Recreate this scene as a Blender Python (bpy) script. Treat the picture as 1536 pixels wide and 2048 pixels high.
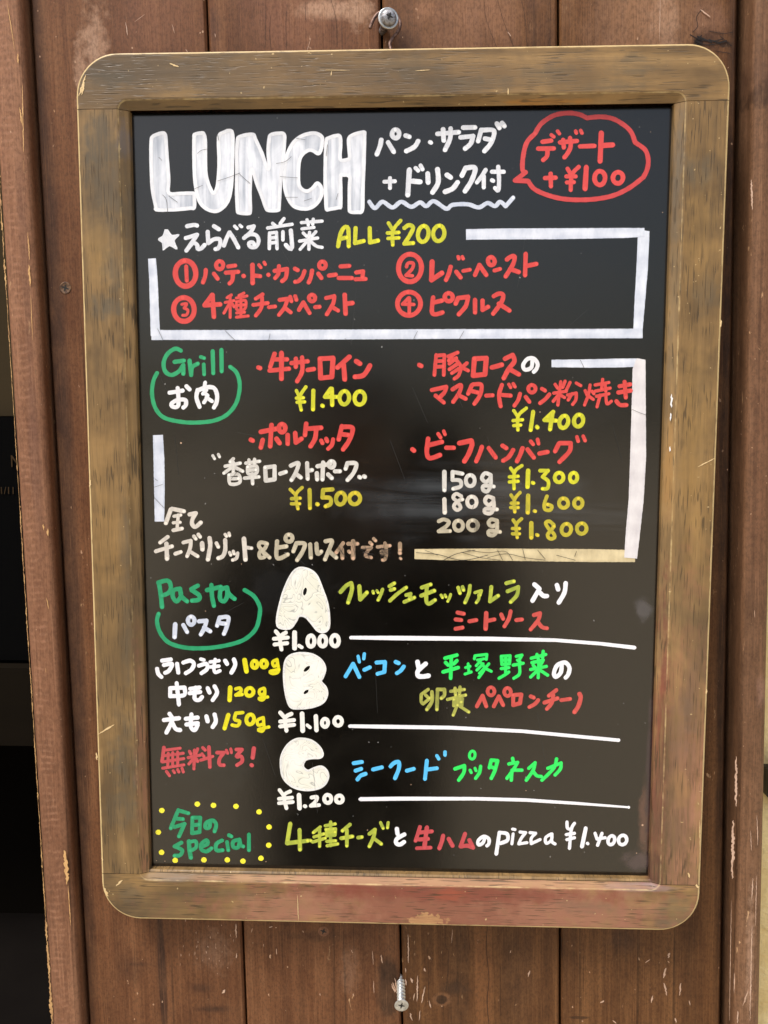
import bpy, bmesh, math, random
from math import radians, sin, cos, pi
from mathutils import Vector, Matrix
from mathutils.geometry import tessellate_polygon
random.seed(7)
S = bpy.context.scene
col = S.collection
for o in list(bpy.data.objects): bpy.data.objects.remove(o)

# ---------------------------------------------------------------- camera
CAM = Vector((0.0094005, -0.4440500, 0.0401141))
YAW, PITCH, ROLL, FPX = -0.0373310, -0.0948160, 0.00043594, 1690.0
_f = Vector((sin(YAW)*cos(PITCH), cos(YAW)*cos(PITCH), sin(PITCH)))
_r = Vector((cos(YAW), -sin(YAW), 0)); _u = _r.cross(_f)
RT = cos(ROLL)*_r + sin(ROLL)*_u; UP = -sin(ROLL)*_r + cos(ROLL)*_u; FW = _f
cd = bpy.data.cameras.new('camera'); cam = bpy.data.objects.new('camera', cd); col.objects.link(cam)
m = Matrix((RT, UP, -FW)).transposed().to_4x4(); m.translation = CAM
cam.matrix_world = m
cd.sensor_fit = 'VERTICAL'; cd.sensor_height = 24.0; cd.lens = FPX/2048*24.0
cd.clip_start = 0.01; cd.clip_end = 500
S.camera = cam

# ---------------------------------------------------------------- sky, sun, exposure
SUN_EL, SUN_ROT = radians(58), radians(220)
w = bpy.data.worlds.new('World'); S.world = w; w.use_nodes = True
wn = w.node_tree; bg = wn.nodes['Background']
sky = wn.nodes.new('ShaderNodeTexSky'); sky.sky_type = 'NISHITA'; sky.sun_disc = False
sky.sun_elevation = SUN_EL; sky.sun_rotation = SUN_ROT; sky.dust_density = 4.0; sky.air_density = 1.0; sky.ozone_density = 0.6
wn.links.new(sky.outputs[0], bg.inputs[0]); bg.inputs[1].default_value = 0.10
ld = bpy.data.lights.new('sun', 'SUN'); ld.energy = 2.2; ld.angle = radians(22); ld.color = (1.0, 0.965, 0.925)
lo = bpy.data.objects.new('sun', ld); col.objects.link(lo)
SUNDIR = Vector((-0.42, -0.50, 1.05)).normalized()          # towards the sun
lo.rotation_euler = SUNDIR.to_track_quat('Z', 'Y').to_euler()
S.view_settings.view_transform = 'Standard'; S.view_settings.look = 'None'
S.view_settings.exposure = 0.62; S.view_settings.gamma = 1.0
S.render.resolution_x = 768; S.render.resolution_y = 1024

# ---------------------------------------------------------------- helpers
def at(px, py, Y):
    "the point of the plane y = Y seen at that place of the photograph"
    d = RT*((px-768)/FPX) + UP*(-(py-1024)/FPX) + FW
    return CAM + d*((Y-CAM.y)/d.y)
WT = radians(1.25)                                            # the planks stand 1.25 degrees off the board
def wall_uv(P): return (P.x*cos(WT)+P.z*sin(WT), -P.x*sin(WT)+P.z*cos(WT))
def wall_pt(u, y, v): return Vector((u*cos(WT)-v*sin(WT), y, u*sin(WT)+v*cos(WT)))

def tag(o, label=None, cat=None, group=None, kind=None):
    if label: o['label'] = label
    if cat: o['category'] = cat
    if group: o['group'] = group
    if kind: o['kind'] = kind
    return o
def empty(name, loc=(0, 0, 0), roty=0.0):
    o = bpy.data.objects.new(name, None); col.objects.link(o)
    o.location = loc; o.rotation_euler = (0, roty, 0); o.empty_display_size = 0.02
    return o
def mesh_obj(name, verts, faces, mat, parent=None, smooth=False, attrs=None):
    me = bpy.data.meshes.new(name); me.from_pydata([tuple(v) for v in verts], [], faces); me.update()
    if smooth:
        for p in me.polygons: p.use_smooth = True
    if attrs:
        for k, vals in attrs.items():
            a = me.attributes.new(k, 'FLOAT', 'POINT'); a.data.foreach_set('value', vals)
    me.materials.append(mat)
    o = bpy.data.objects.new(name, me); col.objects.link(o)
    if parent: o.parent = parent
    return o
def bm_obj(name, bm, mat, parent=None, smooth=False):
    me = bpy.data.meshes.new(name); bm.to_mesh(me); bm.free()
    if smooth:
        for p in me.polygons: p.use_smooth = True
    me.materials.append(mat)
    o = bpy.data.objects.new(name, me); col.objects.link(o)
    if parent: o.parent = parent
    return o

# ---------------------------------------------------------------- material kit
class K:
    def __init__(s, name, rough=0.5, spec=0.5, metal=0.0):
        s.mat = bpy.data.materials.new(name); s.mat.use_nodes = True
        s.t = s.mat.node_tree; s.b = s.t.nodes['Principled BSDF']
        s.b.inputs['Roughness'].default_value = rough; s.b.inputs['Metallic'].default_value = metal
        s.b.inputs['Specular IOR Level'].default_value = spec
        s.tc = s.t.nodes.new('ShaderNodeTexCoord').outputs['Object']
    def put(s, sock, v):
        if isinstance(v, bpy.types.NodeSocket): s.t.links.new(v, sock)
        elif isinstance(v, (tuple, list)) and len(v) == 3 and sock.type == 'RGBA': sock.default_value = (*v, 1)
        else: sock.default_value = v
    def nd(s, typ, ins=None, out=0, **props):
        n = s.t.nodes.new(typ)
        for k, v in props.items(): setattr(n, k, v)
        for k, v in (ins or {}).items(): s.put(n.inputs[k], v)
        return n.outputs[out]
    def scale(s, sc, rot=None, off=(0, 0, 0)):
        ins = {'Vector': s.tc, 'Scale': sc, 'Location': off}
        if rot: ins['Rotation'] = rot
        return s.nd('ShaderNodeMapping', ins)
    def noise(s, sc, detail=3, rough=0.5, dist=0.0, off=(0, 0, 0), rot=None):
        return s.nd('ShaderNodeTexNoise', {'Vector': s.scale(sc, rot, off), 'Scale': 1.0, 'Detail': detail, 'Roughness': rough, 'Distortion': dist})
    def rng(s, v, a, b, c=0.0, d=1.0, smooth=False):
        return s.nd('ShaderNodeMapRange', {0: v, 1: a, 2: b, 3: c, 4: d}, interpolation_type='SMOOTHSTEP' if smooth else 'LINEAR')
    def math(s, op, a, b=0.0):
        return s.nd('ShaderNodeMath', {0: a, 1: b}, operation=op)
    def mix(s, f, a, b, mode='MIX'):
        n = s.t.nodes.new('ShaderNodeMix'); n.data_type = 'RGBA'; n.blend_type = mode
        s.put(n.inputs[0], f); s.put(n.inputs[6], a); s.put(n.inputs[7], b)
        return n.outputs[2]
    def blob(s, c, r, edge=0.5, wob=0.35, wsc=90.0, seed=0.0):
        "soft ragged patch: centre, radii (metres, object frame)"
        n = s.nd('ShaderNodeVectorMath', {0: s.tc, 1: tuple(-x for x in c)}, operation='ADD')
        n = s.nd('ShaderNodeVectorMath', {0: n, 1: (1/r[0], 0.0, 1/r[2])}, operation='MULTIPLY')
        l = s.nd('ShaderNodeVectorMath', {0: n}, out=1, operation='LENGTH')
        w_ = s.noise((wsc, wsc, wsc), 4, 0.6, 0, (seed, seed*1.7, -seed))
        l = s.math('ADD', l, s.math('MULTIPLY', s.math('SUBTRACT', w_, 0.5), wob*2))
        return s.rng(l, 1.0, 1.0-edge, 0, 1, True)
    def bump(s, h, strength=0.3, dist=0.001):
        s.put(s.b.inputs['Normal'], s.nd('ShaderNodeBump', {'Height': h, 'Strength': strength, 'Distance': dist}))
    def done(s, c, rough=None):
        s.put(s.b.inputs['Base Color'], c)
        if rough is not None: s.put(s.b.inputs['Roughness'], rough)
        return s.mat

def srgb(r, g, b, k=1.0):
    f = lambda c: (c/255/12.92 if c <= 10 else ((c/255+0.055)/1.055)**2.4)*k
    return (f(r), f(g), f(b))

# ---------------------------------------------------------------- wood of the wall
def wall_wood(name, seed, dark, mid, light, blobs=(), chips=0.0, wave=14.0, chatter=None):
    k = K(name, 0.55, 0.22)
    o = (seed*0.37, 0, seed*1.13)
    st = k.noise((70, 30, 2.6), 4, 0.55, 0.6, o)
    fi = k.noise((520, 80, 9), 3, 0.6, 0.2, o)
    bl = k.noise((11, 11, 5), 3, 0.55, 0.3, (seed*2.1, 0, seed))
    # growth rings: warped bands stretched along the plank
    warp = k.noise((9, 9, 2.0), 2, 0.5, 0, o)
    sx = k.nd('ShaderNodeSeparateXYZ', {0: k.tc})
    ring = k.math('SINE', k.math('ADD', k.math('MULTIPLY', sx, wave*22), k.math('MULTIPLY', warp, wave*4.2)))
    ring = k.rng(ring, -1, 1)
    ring = k.math('POWER', ring, 2.0)
    hair = k.noise((1500, 200, 22), 4, 0.7, 0.1, o)
    v = k.math('ADD', k.math('MULTIPLY', st, 0.40), k.math('MULTIPLY', fi, 0.30))
    v = k.math('ADD', v, k.math('MULTIPLY', hair, 0.20))
    v = k.math('ADD', v, k.math('MULTIPLY', ring, 0.07))
    v = k.math('ADD', v, k.math('MULTIPLY', bl, 0.24))
    c = k.mix(k.rng(v, 0.38, 0.60), dark, mid)
    c = k.mix(k.rng(v, 0.60, 0.82), c, light)
    # thin dark checks along the grain
    ck = k.noise((240, 60, 3.0), 2, 0.5, 0.8, (seed, 3, seed))
    c = k.mix(k.rng(ck, 0.66, 0.70, 0, 0.55), c, tuple(x*0.35 for x in dark))
    if chips > 0:
        cn = k.noise((260, 260, 110), 3, 0.6, 0.8, (seed*3, 0, 1))
        zone = k.noise((26, 26, 9), 2, 0.5, 0, (seed*1.3, 0, 4))
        f = k.math('MULTIPLY', k.rng(cn, 0.69-chips*0.03, 0.73-chips*0.03), k.rng(zone, 0.50, 0.60))
        c = k.mix(f, c, srgb(196, 158, 118))
    if chatter:                                                # planer chatter: short pale cross ridges up the post
        u0_, wd = chatter
        sz = k.nd('ShaderNodeSeparateXYZ', {0: k.tc}, out=2)
        cw = k.noise((40, 40, 12), 2, .5, 0, (3, 0, 1))
        rp = k.math('SINE', k.math('ADD', k.math('MULTIPLY', sz, 1650.0), k.math('MULTIPLY', cw, 26.0)))
        side = k.rng(k.math('ABSOLUTE', k.math('SUBTRACT', sx, u0_)), wd, wd*.35, 0, 1, True)
        vr = k.noise((170, 40, 90), 3, .6, .4, (8, 0, 3))
        f = k.math('MULTIPLY', k.math('MULTIPLY', k.rng(rp, -.2, 1.0), side), k.rng(vr, .38, .62))
        c = k.mix(k.math('MULTIPLY', f, .55), c, srgb(168, 124, 98))
    for (cx, cz, rx, rz, colr, amt, edge, wob, ws) in blobs:
        c = k.mix(k.math('MULTIPLY', k.blob((cx, 0, cz), (rx, 1, rz), edge, wob, ws, seed+cx*31), amt), c, colr)
    sp = k.noise((420, 420, 300), 1, .5, 0, (seed, 1, 1)); spz = k.noise((30, 30, 14), 2, .5, 0, (1, seed, 1))
    c = k.mix(k.math('MULTIPLY', k.rng(sp, .755, .79), k.rng(spz, .45, .6)), c, srgb(196, 160, 130))
    mott = k.noise((130, 130, 60), 4, .65, .3, (seed, 2, 2))
    c = k.mix(k.rng(mott, .35, .7, 0, .28), c, light)
    grit = k.noise((700, 700, 420), 3, .7, 0, (seed, 5, 2))
    c = k.mix(k.rng(grit, .44, .64, 0, .36), c, tuple(x*.55 for x in dark))
    c = k.mix(k.rng(hair, .56, .70, 0, .30), c, tuple(min(1, x*1.25) for x in light))
    h = k.math('ADD', k.math('MULTIPLY', fi, 0.5), k.math('ADD', st, k.math('MULTIPLY', ck, 0.4)))
    k.bump(k.math('ADD', h, k.math('MULTIPLY', hair, .6)), 0.5, 0.0010)
    return k.done(c, k.rng(fi, 0.2, 0.8, 0.42, 0.62))

# ---------------------------------------------------------------- marker ink
def ink_mat(name, c_thin, c_thick, rough=0.35, grain=0.15):
    k = K(name, rough, 0.5)
    a = k.nd('ShaderNodeAttribute', out=2, attribute_name='ink')
    n = k.noise((500, 500, 260), 3, 0.6, 0.3)
    f = k.math('ADD', a, k.math('MULTIPLY', k.math('SUBTRACT', n, 0.5), grain*3))
    k.bump(n, 0.15, 0.0002)
    return k.done(k.mix(k.rng(f, 0.0, 1.0), c_thin, c_thick))

# ---------------------------------------------------------------- the handwriting, stroke by stroke
# each entry: name, label, ink, stroke width, crop origin (x, y), strokes.  Strokes part at '/',
# '*' after a point is a sharp corner, 'E cx,cy,rx,ry[,tilt]' a ring, '@w' sets the width, a leading
# '>ox,oy' moves the origin.  Four units are one pixel of the photograph.
A_, B_, C_, D_, E_ = (288, 240), (640, 240), (960, 200), (288, 430), (640, 430)
G_, H_, I_, L_, Kc, J_ = (288, 680), (600, 690), (940, 690), (288, 980), (600, 980), (940, 980)
O_, M_, N_, P_, Q_, R_ = (288, 1300), (660, 1290), (930, 1290), (288, 1560), (640, 1560), (960, 1560)
TEXT = [
('lettering', 'bread and salad in white katakana', 'white_a', 38, B_,
 "490,160 480,210 455,275/545,180 590,255/E 605,112,28,34/685,125 715,135/785,170 755,215 690,250/@34/880,178 888,182/@38/940,112 1110,98/985,75 990,165/1045,70 1040,150 1000,240/1145,62 1240,60/1125,140 1225,130* 1205,190 1160,230/1290,80 1265,170/1300,82 1390,88 1370,180 1315,250/1320,150 1370,160/1415,30 1435,65/1455,25 1475,50"),
('lettering', 'drink included in white katakana', 'white_a', 40, B_,
 "@32/515,495 600,490/560,465 560,545/@42/715,400 702,600/740,490 800,495/@34/765,385 785,405/805,365 820,395/@40/862,430 865,500/940,395 945,500 900,580/1015,440 1045,460/1000,575 1060,550 1100,500/1165,385 1135,445/1170,385 1240,385 1215,480 1160,570/@34/1325,400 1290,455 1255,500/1310,450 1310,540/1375,415 1470,415/1425,375 1432,480 1425,565 1400,545/1375,483 1385,488"),
('wavy_line', None, 'white_d', 34, B_, "395,655 440,705 500,655 580,700 650,655 730,695 800,660 850,690 910,650 1010,710 1060,680 1180,675 1270,700 1340,665 1400,690 1440,655 1485,690* 1545,622"),
('lettering', 'choose your starter in white handwriting', 'white_a', 34, A_,
 "345,850 400,840 425,845/335,945 425,918* 395,965 340,1045* 390,985 425,1000 430,1030 455,1030 485,1000/560,850 600,875/510,895 515,985* 560,955 605,955 610,990 595,1025 572,1033/640,1005 660,950 685,900* 715,945 755,1020/@26/725,850 745,870/768,843 782,855/@32/835,860 880,850* 855,895 800,945* 850,915 900,925 918,970 895,1015 850,1015 840,985 870,980 885,1000/@28/1030,828 1050,845/1120,790 1090,830/990,865 1185,835/1005,905 1003,1030/1010,905 1060,900* 1065,1030/1010,945 1055,940/1010,985 1055,980/1112,895 1112,960/@34/1175,885 1185,1020 1165,1030 1135,1000/@27/1260,822 1425,810/1305,800 1315,840/1355,795 1350,835/1265,872 1360,860/1275,905 1300,930/1325,900 1325,930/1375,895 1345,930/1245,970 1390,945/1320,920 1320,1035/1310,965 1250,1035/1330,970 1380,1010 1425,1020"),
('lettering', 'price for all starters in yellow', 'yellow_a', 34, B_,
 "145,1010 165,910 195,860 225,870 230,1010/165,950 215,940/285,865 280,985* 350,968/398,865 400,980* 465,965/@30/548,825 585,885/645,805 585,885 582,1000/540,905 630,900/545,948 630,943/@34/675,865 710,842 745,860 720,920 675,990* 745,985/E 826,912,42,64,8/E 950,908,44,62,8"),
('speech_bubble', None, 'red_a', 38, C_,
 "440,270 490,190 590,125 700,105 790,115 855,145* 960,135 1060,150 1150,200 1210,260 1240,340* 1320,400 1345,480 1335,560 1305,620* 1200,700 1080,760 950,790 800,800 650,790 520,755 430,710 385,650* 280,645* 365,580* 340,560 345,450 375,340 440,270"),
('lettering', 'dessert in red katakana', 'red_b', 36, C_,
 "500,335 570,325/465,390 590,388/540,395 535,450 505,480/@30/570,280 590,295/620,250 635,270/@36/640,340 775,328/665,320 670,380/720,305 725,370 705,420 675,460/@30/765,250 770,265/805,245 815,265/@36/800,372 915,368/@42/970,265 960,490/985,365 1060,360"),
('lettering', 'dessert surcharge in red', 'red_b', 36, C_,
 "520,625 605,622/565,590 567,690/@34/700,550 730,600/790,535 735,600 725,720/690,612 765,612/695,660 750,658/@42/850,540 840,710/@38/E 958,625,42,55/E 1103,623,40,45,8"),
('lettering', 'first starter in red', 'red_c', 34, D_,
 "@43/E 333,468,82,102/@32/338,412 343,526/@34/495,440 490,490 472,540/560,470 590,510/E 606,402,28,32/675,412 730,405/655,462 755,455/712,465 708,520 685,548/795,487 800,490/@38/868,400 870,545/@34/885,485 930,490/@28/920,400 935,420/962,380 970,395/@34/995,478 997,480/1045,448 1145,432* 1135,500 1105,530/1080,410 1075,470 1050,505/1208,430 1230,442/1285,450 1265,500 1235,530 1210,535/1345,445 1335,500 1318,540/1395,470 1420,505/E 1428,402,26,28/1480,485 1535,478/1573,412 1643,408/1558,505 1663,505/1698,460 1753,452* 1748,500/1693,515 1773,512"),
('lettering', 'third starter in red', 'red_c', 32, D_,
 "@41/E 320,756,83,95/@24/303,715 343,710 322,745* 352,762 342,798 310,803/@38/545,640 485,722* 610,715/548,640 560,815/@24/700,640 665,662/650,700 720,685/690,655 690,820/685,705 640,785/705,710 722,735/800,625 760,645/740,665 825,648/740,695 812,685 806,752 745,758 740,695/742,724 808,718/776,650 776,805/742,784 805,778/740,818 835,808/@32/950,635 895,670/875,720 990,705/945,660 940,740 895,805/1000,738 1050,732/1085,680 1150,670* 1125,740 1080,800/1130,745 1175,780/1170,655 1180,690/1210,650 1220,680/@34/1240,760 1275,700* 1325,785/E 1345,665,24,26/1370,738 1405,735/1458,665 1523,650* 1513,710 1463,795/1503,735 1553,765/@38/1606,640 1613,790/1623,710 1668,705"),
('lettering', 'second starter in red', 'red_c', 36, E_,
 "@40/E 720,424,93,110/@28/692,415 705,385 745,387 738,430 688,482* 740,487/@42/897,375 892,520* 975,465/@36/1045,415 1030,470 1008,520/1090,455 1125,500/@30/1105,335 1110,350/1138,335 1145,350/1145,448 1200,438/@36/1240,480 1275,400* 1330,480/E 1370,370,26,32,-10/@32/1395,445 1440,432/@36/1495,357 1520,337 1555,332 1545,392 1485,492/1520,432 1590,457/1645,312 1640,482/1660,407 1730,392"),
('lettering', 'fourth starter in red', 'red_c', 36, E_,
 "@38/E 712,710,91,94/@27/710,662 660,714* 752,716/@30/715,665 714,785/@36/905,660 895,770 920,795 980,780/910,700 975,685/E 1030,658,32,32/1105,665 1085,710/1105,665 1185,655* 1165,730 1110,795/1240,680 1240,780/1300,685 1300,760* 1345,735/1390,650 1430,630 1465,640 1450,700 1385,790/1430,710 1515,765"),
('lettering', 'grill in green', 'green_a', 34, G_,
 "295,85 250,70 190,110 158,180 170,250 220,280 280,250 315,200* 315,270/245,175 320,165/365,165 378,280* 385,220 430,190/@30/455,135 482,145/478,195 482,275/@34/550,90 555,265/620,80 622,250"),
('lettering', 'meat in white handwriting', 'white_b', 34, G_,
 "205,422 310,405/270,385 275,520 235,535 220,510 270,480 330,480 335,520 315,540/340,370 365,395/430,400 420,460 445,535/440,400 500,378 560,385 585,440 580,500 560,540/@30/490,340 480,400/480,420 510,445/500,400 472,430/500,470 480,500/500,460 545,490"),
('bracket_line', 'green bracket under grill', 'green_a', 33, G_, "105,265 75,330 65,430 90,540 160,620 300,655 430,660 560,645 660,600 730,520 760,430 765,340 740,260 690,215"),
('lettering', 'beef sirloin in red', 'red_c', 36, G_,
 "915,220 930,225/1045,110 1010,215/1030,155 1145,155/1005,245 1160,230/@40/1100,105 1100,310/@36/1180,185 1310,170/1215,150 1215,215/1265,140 1265,250 1225,330/1310,240 1360,232/@40/1408,150 1513,145* 1503,295* 1413,305* 1408,150/1643,135 1548,220/1598,200 1606,315/1698,170 1728,190/1808,205 1758,280 1688,295"),
('lettering', 'sirloin price in yellow', 'yellow_a', 32, G_,
 "@28/1220,405 1245,460/1295,375 1245,460 1258,560/1220,465 1275,462/1225,498 1285,495/@34/1355,405 1352,555/1426,525 1431,528/1493,390 1448,455* 1548,455/1503,390 1506,520/E 1603,462,38,53,5/E 1726,464,42,53,5"),
('lettering', 'porchetta in red', 'red_c', 38, G_,
 "855,798 870,805/935,735 1060,710/1020,680 1010,850/950,800 935,860/1060,790 1085,825/E 1105,705,26,32/1150,760 1150,830/1210,745 1215,820* 1260,790/1298,670 1288,760/1308,710 1418,702/1378,715 1368,790 1333,850/@34/1418,805 1428,825/1458,790 1466,810/1513,795 1503,840 1473,870/@38/1583,690 1558,795/1588,695 1668,705 1643,800 1593,875/1593,755 1633,760"),
('lettering', 'herb roast pork in white', 'white_c', 28, G_,
 "@24/550,925 565,950/595,915 605,935/@28/715,950 690,975/650,1010 770,985/715,980 715,1060/700,1020 640,1065/730,1020 790,1050/680,1080 755,1075 765,1140 690,1150 680,1080/685,1110 755,1108/815,985 925,970/840,960 845,1000/885,955 885,1000/830,1015 900,1010 900,1065 835,1070 830,1015/835,1042 895,1038/805,1105 920,1095/865,1070 870,1150/@34/970,1020 1045,1010* 1045,1115* 975,1125* 970,1020/1090,1070 1135,1055/1175,1005 1235,985 1215,1060 1180,1120/1215,1070 1255,1100/1305,985 1310,1110/1320,1045 1345,1040/1388,1010 1488,992/1433,980 1428,1115/1383,1065 1386,1115/1473,1075 1503,1105/@32/E 1500,995,24,26/@34/1528,1050 1568,1050/1628,985 1613,1030/1633,985 1698,990 1678,1060 1628,1120/1723,1095 1730,1100/1760,1090 1768,1095"),
('lettering', 'pork price in yellow', 'yellow_b', 32, G_,
 "@28/1170,1195 1215,1240/1265,1180 1215,1240 1232,1350/1180,1270 1250,1265/1180,1310 1245,1310/@34/1325,1200 1328,1345/1385,1312 1390,1315/1508,1195 1433,1200* 1428,1260* 1488,1265 1493,1310 1453,1330/E 1573,1268,36,48,8/E 1686,1268,42,46,12"),
('lettering', 'pork loin in red', 'red_c', 30, H_,
 "@38/955,160 970,168/@30/1090,80 1082,160 1075,240/1090,85 1155,80* 1150,240/1095,130 1145,128/1090,175 1145,172/1185,92 1262,60/1225,80 1190,125/1195,150 1250,105/1240,110 1285,170 1270,240 1235,270/1262,150 1195,195/1270,190 1215,225/1335,145 1295,180* 1345,205/@40/1395,110 1490,105* 1480,235* 1385,245* 1395,110/@38/1535,180 1615,158/1640,110 1700,80* 1715,130 1670,190 1630,265/1670,190 1750,235"),
('lettering', 'white hiragana after the pork', 'white_b', 32, I_, "500,112 490,180 440,198 425,160 460,112 510,108 540,150 532,190 510,215"),
('lettering', 'mustard breadcrumb bake in red', 'red_c', 34, H_,
 "1055,360 1170,335* 1155,380 1115,420/1085,405 1150,460/1220,355 1285,320 1275,380 1225,455/1265,400 1325,430/1375,320 1345,390/1385,315 1450,320 1440,400 1395,470/1380,370 1420,380/1490,405 1540,402/1615,320 1592,400 1605,490/1620,400 1685,405/@28/1670,315 1685,340/1705,310 1720,335/@32/1760,390 1745,440 1715,485/1805,415 1835,455/E 1855,350,28,30/1935,350 1960,365/1995,395 1960,435 1920,465/@27/2040,315 2060,345/2120,290 2100,340/2030,385 2130,370/2085,295 2062,480/2070,395 2025,450/2080,400 2115,420/2160,300 2130,360/2210,305 2245,325/2140,400 2210,385* 2205,440 2180,475/2175,390 2145,440/@26/2280,365 2295,400/2320,320 2305,400 2275,480/2335,370 2350,390/2310,410 2345,435/2360,320 2470,300/2420,275 2412,350/2360,370 2480,345/2440,320 2445,370/2370,410 2470,390/2400,400 2375,495/2445,400 2455,470 2490,450/@34/2555,330 2640,315/2545,380 2645,365/2595,295 2605,420/2530,450 2560,480 2610,480"),
('lettering', 'pork loin price in yellow', 'yellow_a', 32, I_,
 "@28/350,525 380,570/450,505 385,570 383,680/345,605 420,598/350,645 405,640/@34/505,535 485,680/535,655 540,660/665,535 595,600* 690,605/660,540 640,675/E 750,615,34,50,14/E 868,605,36,48,14"),
('lettering', 'beef hamburg in red', 'red_c', 38, H_,
 "900,835 912,845/1025,750 1015,860 1040,905 1120,880/1035,800 1135,775/@30/1105,710 1125,740/1150,690 1160,715/@36/1170,822 1230,822/@40/1275,785 1370,765* 1375,800 1350,870 1315,930/@36/1455,815 1440,860 1410,930/1510,825 1565,900/1620,805 1650,825/1705,840 1670,895 1625,925/1780,825 1760,880 1735,930/1820,835 1870,900/@30/1845,770 1865,795/1900,755 1908,790/@36/1915,868 1980,855/2070,790 2040,850/2075,785 2165,785* 2155,850 2075,935/@30/2215,735 2225,770/2265,730 2280,765"),
('lettering', 'small portion weight in white', 'white_c', 32, H_, "@36/1155,1015 1155,1160/@32/1220,1015 1300,1030/1220,1015 1220,1080* 1280,1085 1285,1130 1225,1150/E 1362,1085,36,44/1525,1040 1480,1025 1455,1065 1485,1095 1520,1070 1525,1040* 1525,1120 1500,1170 1465,1160 1470,1125 1550,1132"),
('lettering', 'medium portion weight in white', 'white_e', 32, H_, "@36/1155,1235 1158,1340/@30/1290,1210 1250,1190 1225,1220 1260,1255 1285,1300 1255,1320 1230,1290 1260,1250 1300,1235/@32/E 1375,1255,38,42/1545,1225 1500,1212 1480,1250 1510,1280 1545,1255 1545,1225* 1550,1300 1525,1345 1480,1340 1485,1310 1575,1315"),
('lettering', 'large portion weight in cream', 'cream_a', 32, H_, "1110,1410 1150,1395 1190,1415 1170,1450 1110,1490* 1200,1488/E 1268,1445,36,40/E 1382,1442,40,40/1575,1405 1530,1395 1508,1425 1535,1450 1575,1430 1575,1405* 1575,1480 1550,1520 1510,1515 1515,1485 1600,1495"),
('lettering', 'small portion price in yellow', 'yellow_a', 30, I_, "@28/325,985 350,1020/415,965 355,1020 352,1150/315,1055 385,1050/315,1095 385,1090/@36/465,1005 460,1135/@30/500,1102 508,1105/560,1005 625,1005* 580,1055* 625,1090 620,1145 580,1150/@32/E 712,1060,34,38,8/E 828,1060,30,38,5"),
('lettering', 'medium portion price in yellow', 'yellow_b', 30, I_, "@28/328,1200 355,1240/400,1180 355,1240 358,1335/330,1265 385,1265/325,1300 385,1300/@36/465,1205 462,1340/@30/515,1328 522,1330/615,1210 595,1270 600,1315 640,1320 655,1290 620,1275/@32/E 748,1265,36,38/E 866,1265,34,38,8"),
('lettering', 'large portion price in yellow', 'yellow_b', 30, J_, "@28/345,240 370,275/412,230 370,280 378,380/340,308 395,308/340,350 395,350/@36/490,265 490,380/@30/535,358 542,362/670,280 635,250 605,265 630,310 670,350 675,380 640,390 620,360 650,320 672,290/@32/E 770,315,38,45,8/E 893,308,38,42,8"),
('lettering', 'white kanji for all', 'white_e', 32, L_, "@34/215,155 175,265/225,150 320,170/@26/240,210 295,200/275,200 265,310/235,262 290,258/@30/235,322 305,308/@34/365,195 415,185* 390,230 385,270 410,295 455,260"),
('lettering', 'cheese risotto in white katakana', 'white_e', 32, L_,
 "190,375 130,420/95,490 225,450/@36/180,430 185,550/@30/250,510 295,495/315,420 375,405* 370,460 345,530/365,490 430,530/400,370 415,390/435,355 450,375/@36/465,425 468,475/525,385 530,450 512,555/@30/580,425 595,455/@34/650,400 650,480 630,530 595,545/@26/650,355 660,370/680,345 685,365/685,500 695,520/715,490 722,510/@28/750,505 740,545 710,560/@38/800,390 812,555/@30/825,460 860,465"),
('lettering', 'and pickles in cream katakana', 'cream_a', 32, L_,
 "975,425 930,420 920,450 950,490 970,530 930,540 925,500 965,470 985,430/960,500 1005,540/@34/1065,410 1060,530 1090,545 1150,515/1075,460 1140,450/E 1160,385,28,28/@34/1220,425 1195,490/1225,425 1285,430 1270,490 1225,560/1330,435 1335,540/1380,430 1388,510 1418,492/1453,410 1503,405 1488,460 1448,555/1483,490 1538,540"),
('lettering', 'worn brown letters after pickles', 'worn', 32, Kc,
 "345,425 290,500/335,470 340,545/385,430 460,430/@36/425,410 425,545/@28/390,490 400,500/500,460 570,460* 540,490 525,525 570,540/560,420 575,435/590,390 605,405/620,455 720,445/680,425 690,490 660,510 650,490 690,500 680,555 660,560/@34/800,430 800,480/798,500 800,505/@24/802,545 808,550"),
('lettering', 'pasta in green', 'green_b', 36, L_, "120,745 135,840 145,935/115,740 190,725 215,770 200,820 145,845/290,790 240,800 230,850 260,890 295,850 290,800* 300,850 345,890/430,765 385,790 380,800 440,840 440,875 385,885/540,760 545,850 560,925/505,800 615,775/660,780 615,800 610,870 640,890 665,850 665,780* 680,830 725,870"),
('bracket_line', 'green bracket under pasta', 'green_b', 34, L_, "805,800 880,850 925,930 925,1000 900,1100 840,1170 760,1215 620,1250 480,1265 330,1260 200,1220 130,1140 105,1050 118,990"),
('lettering', 'pasta in pale katakana', 'white_d', 34, L_, "@38/250,1075 245,1175/@34/315,1080 345,1135/E 378,1045,26,32/440,1050 500,1045* 485,1100 455,1155/480,1100 530,1130/605,1020 585,1085/610,1020 675,1020 660,1100 640,1150/610,1065 655,1070"),
('lettering', 'first pasta price in white', 'white_f', 32, L_, "1055,1130 1090,1175/1135,1140 1090,1180 1100,1275/1040,1190 1150,1180/1045,1235 1145,1225/@38/1205,1140 1205,1265/@30/1240,1245 1262,1258/@34/E 1336,1208,28,44/E 1430,1208,28,42/E 1528,1205,30,44"),
('lettering', 'fresh mozzarella in yellow green katakana', 'lime', 30, Kc,
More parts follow.
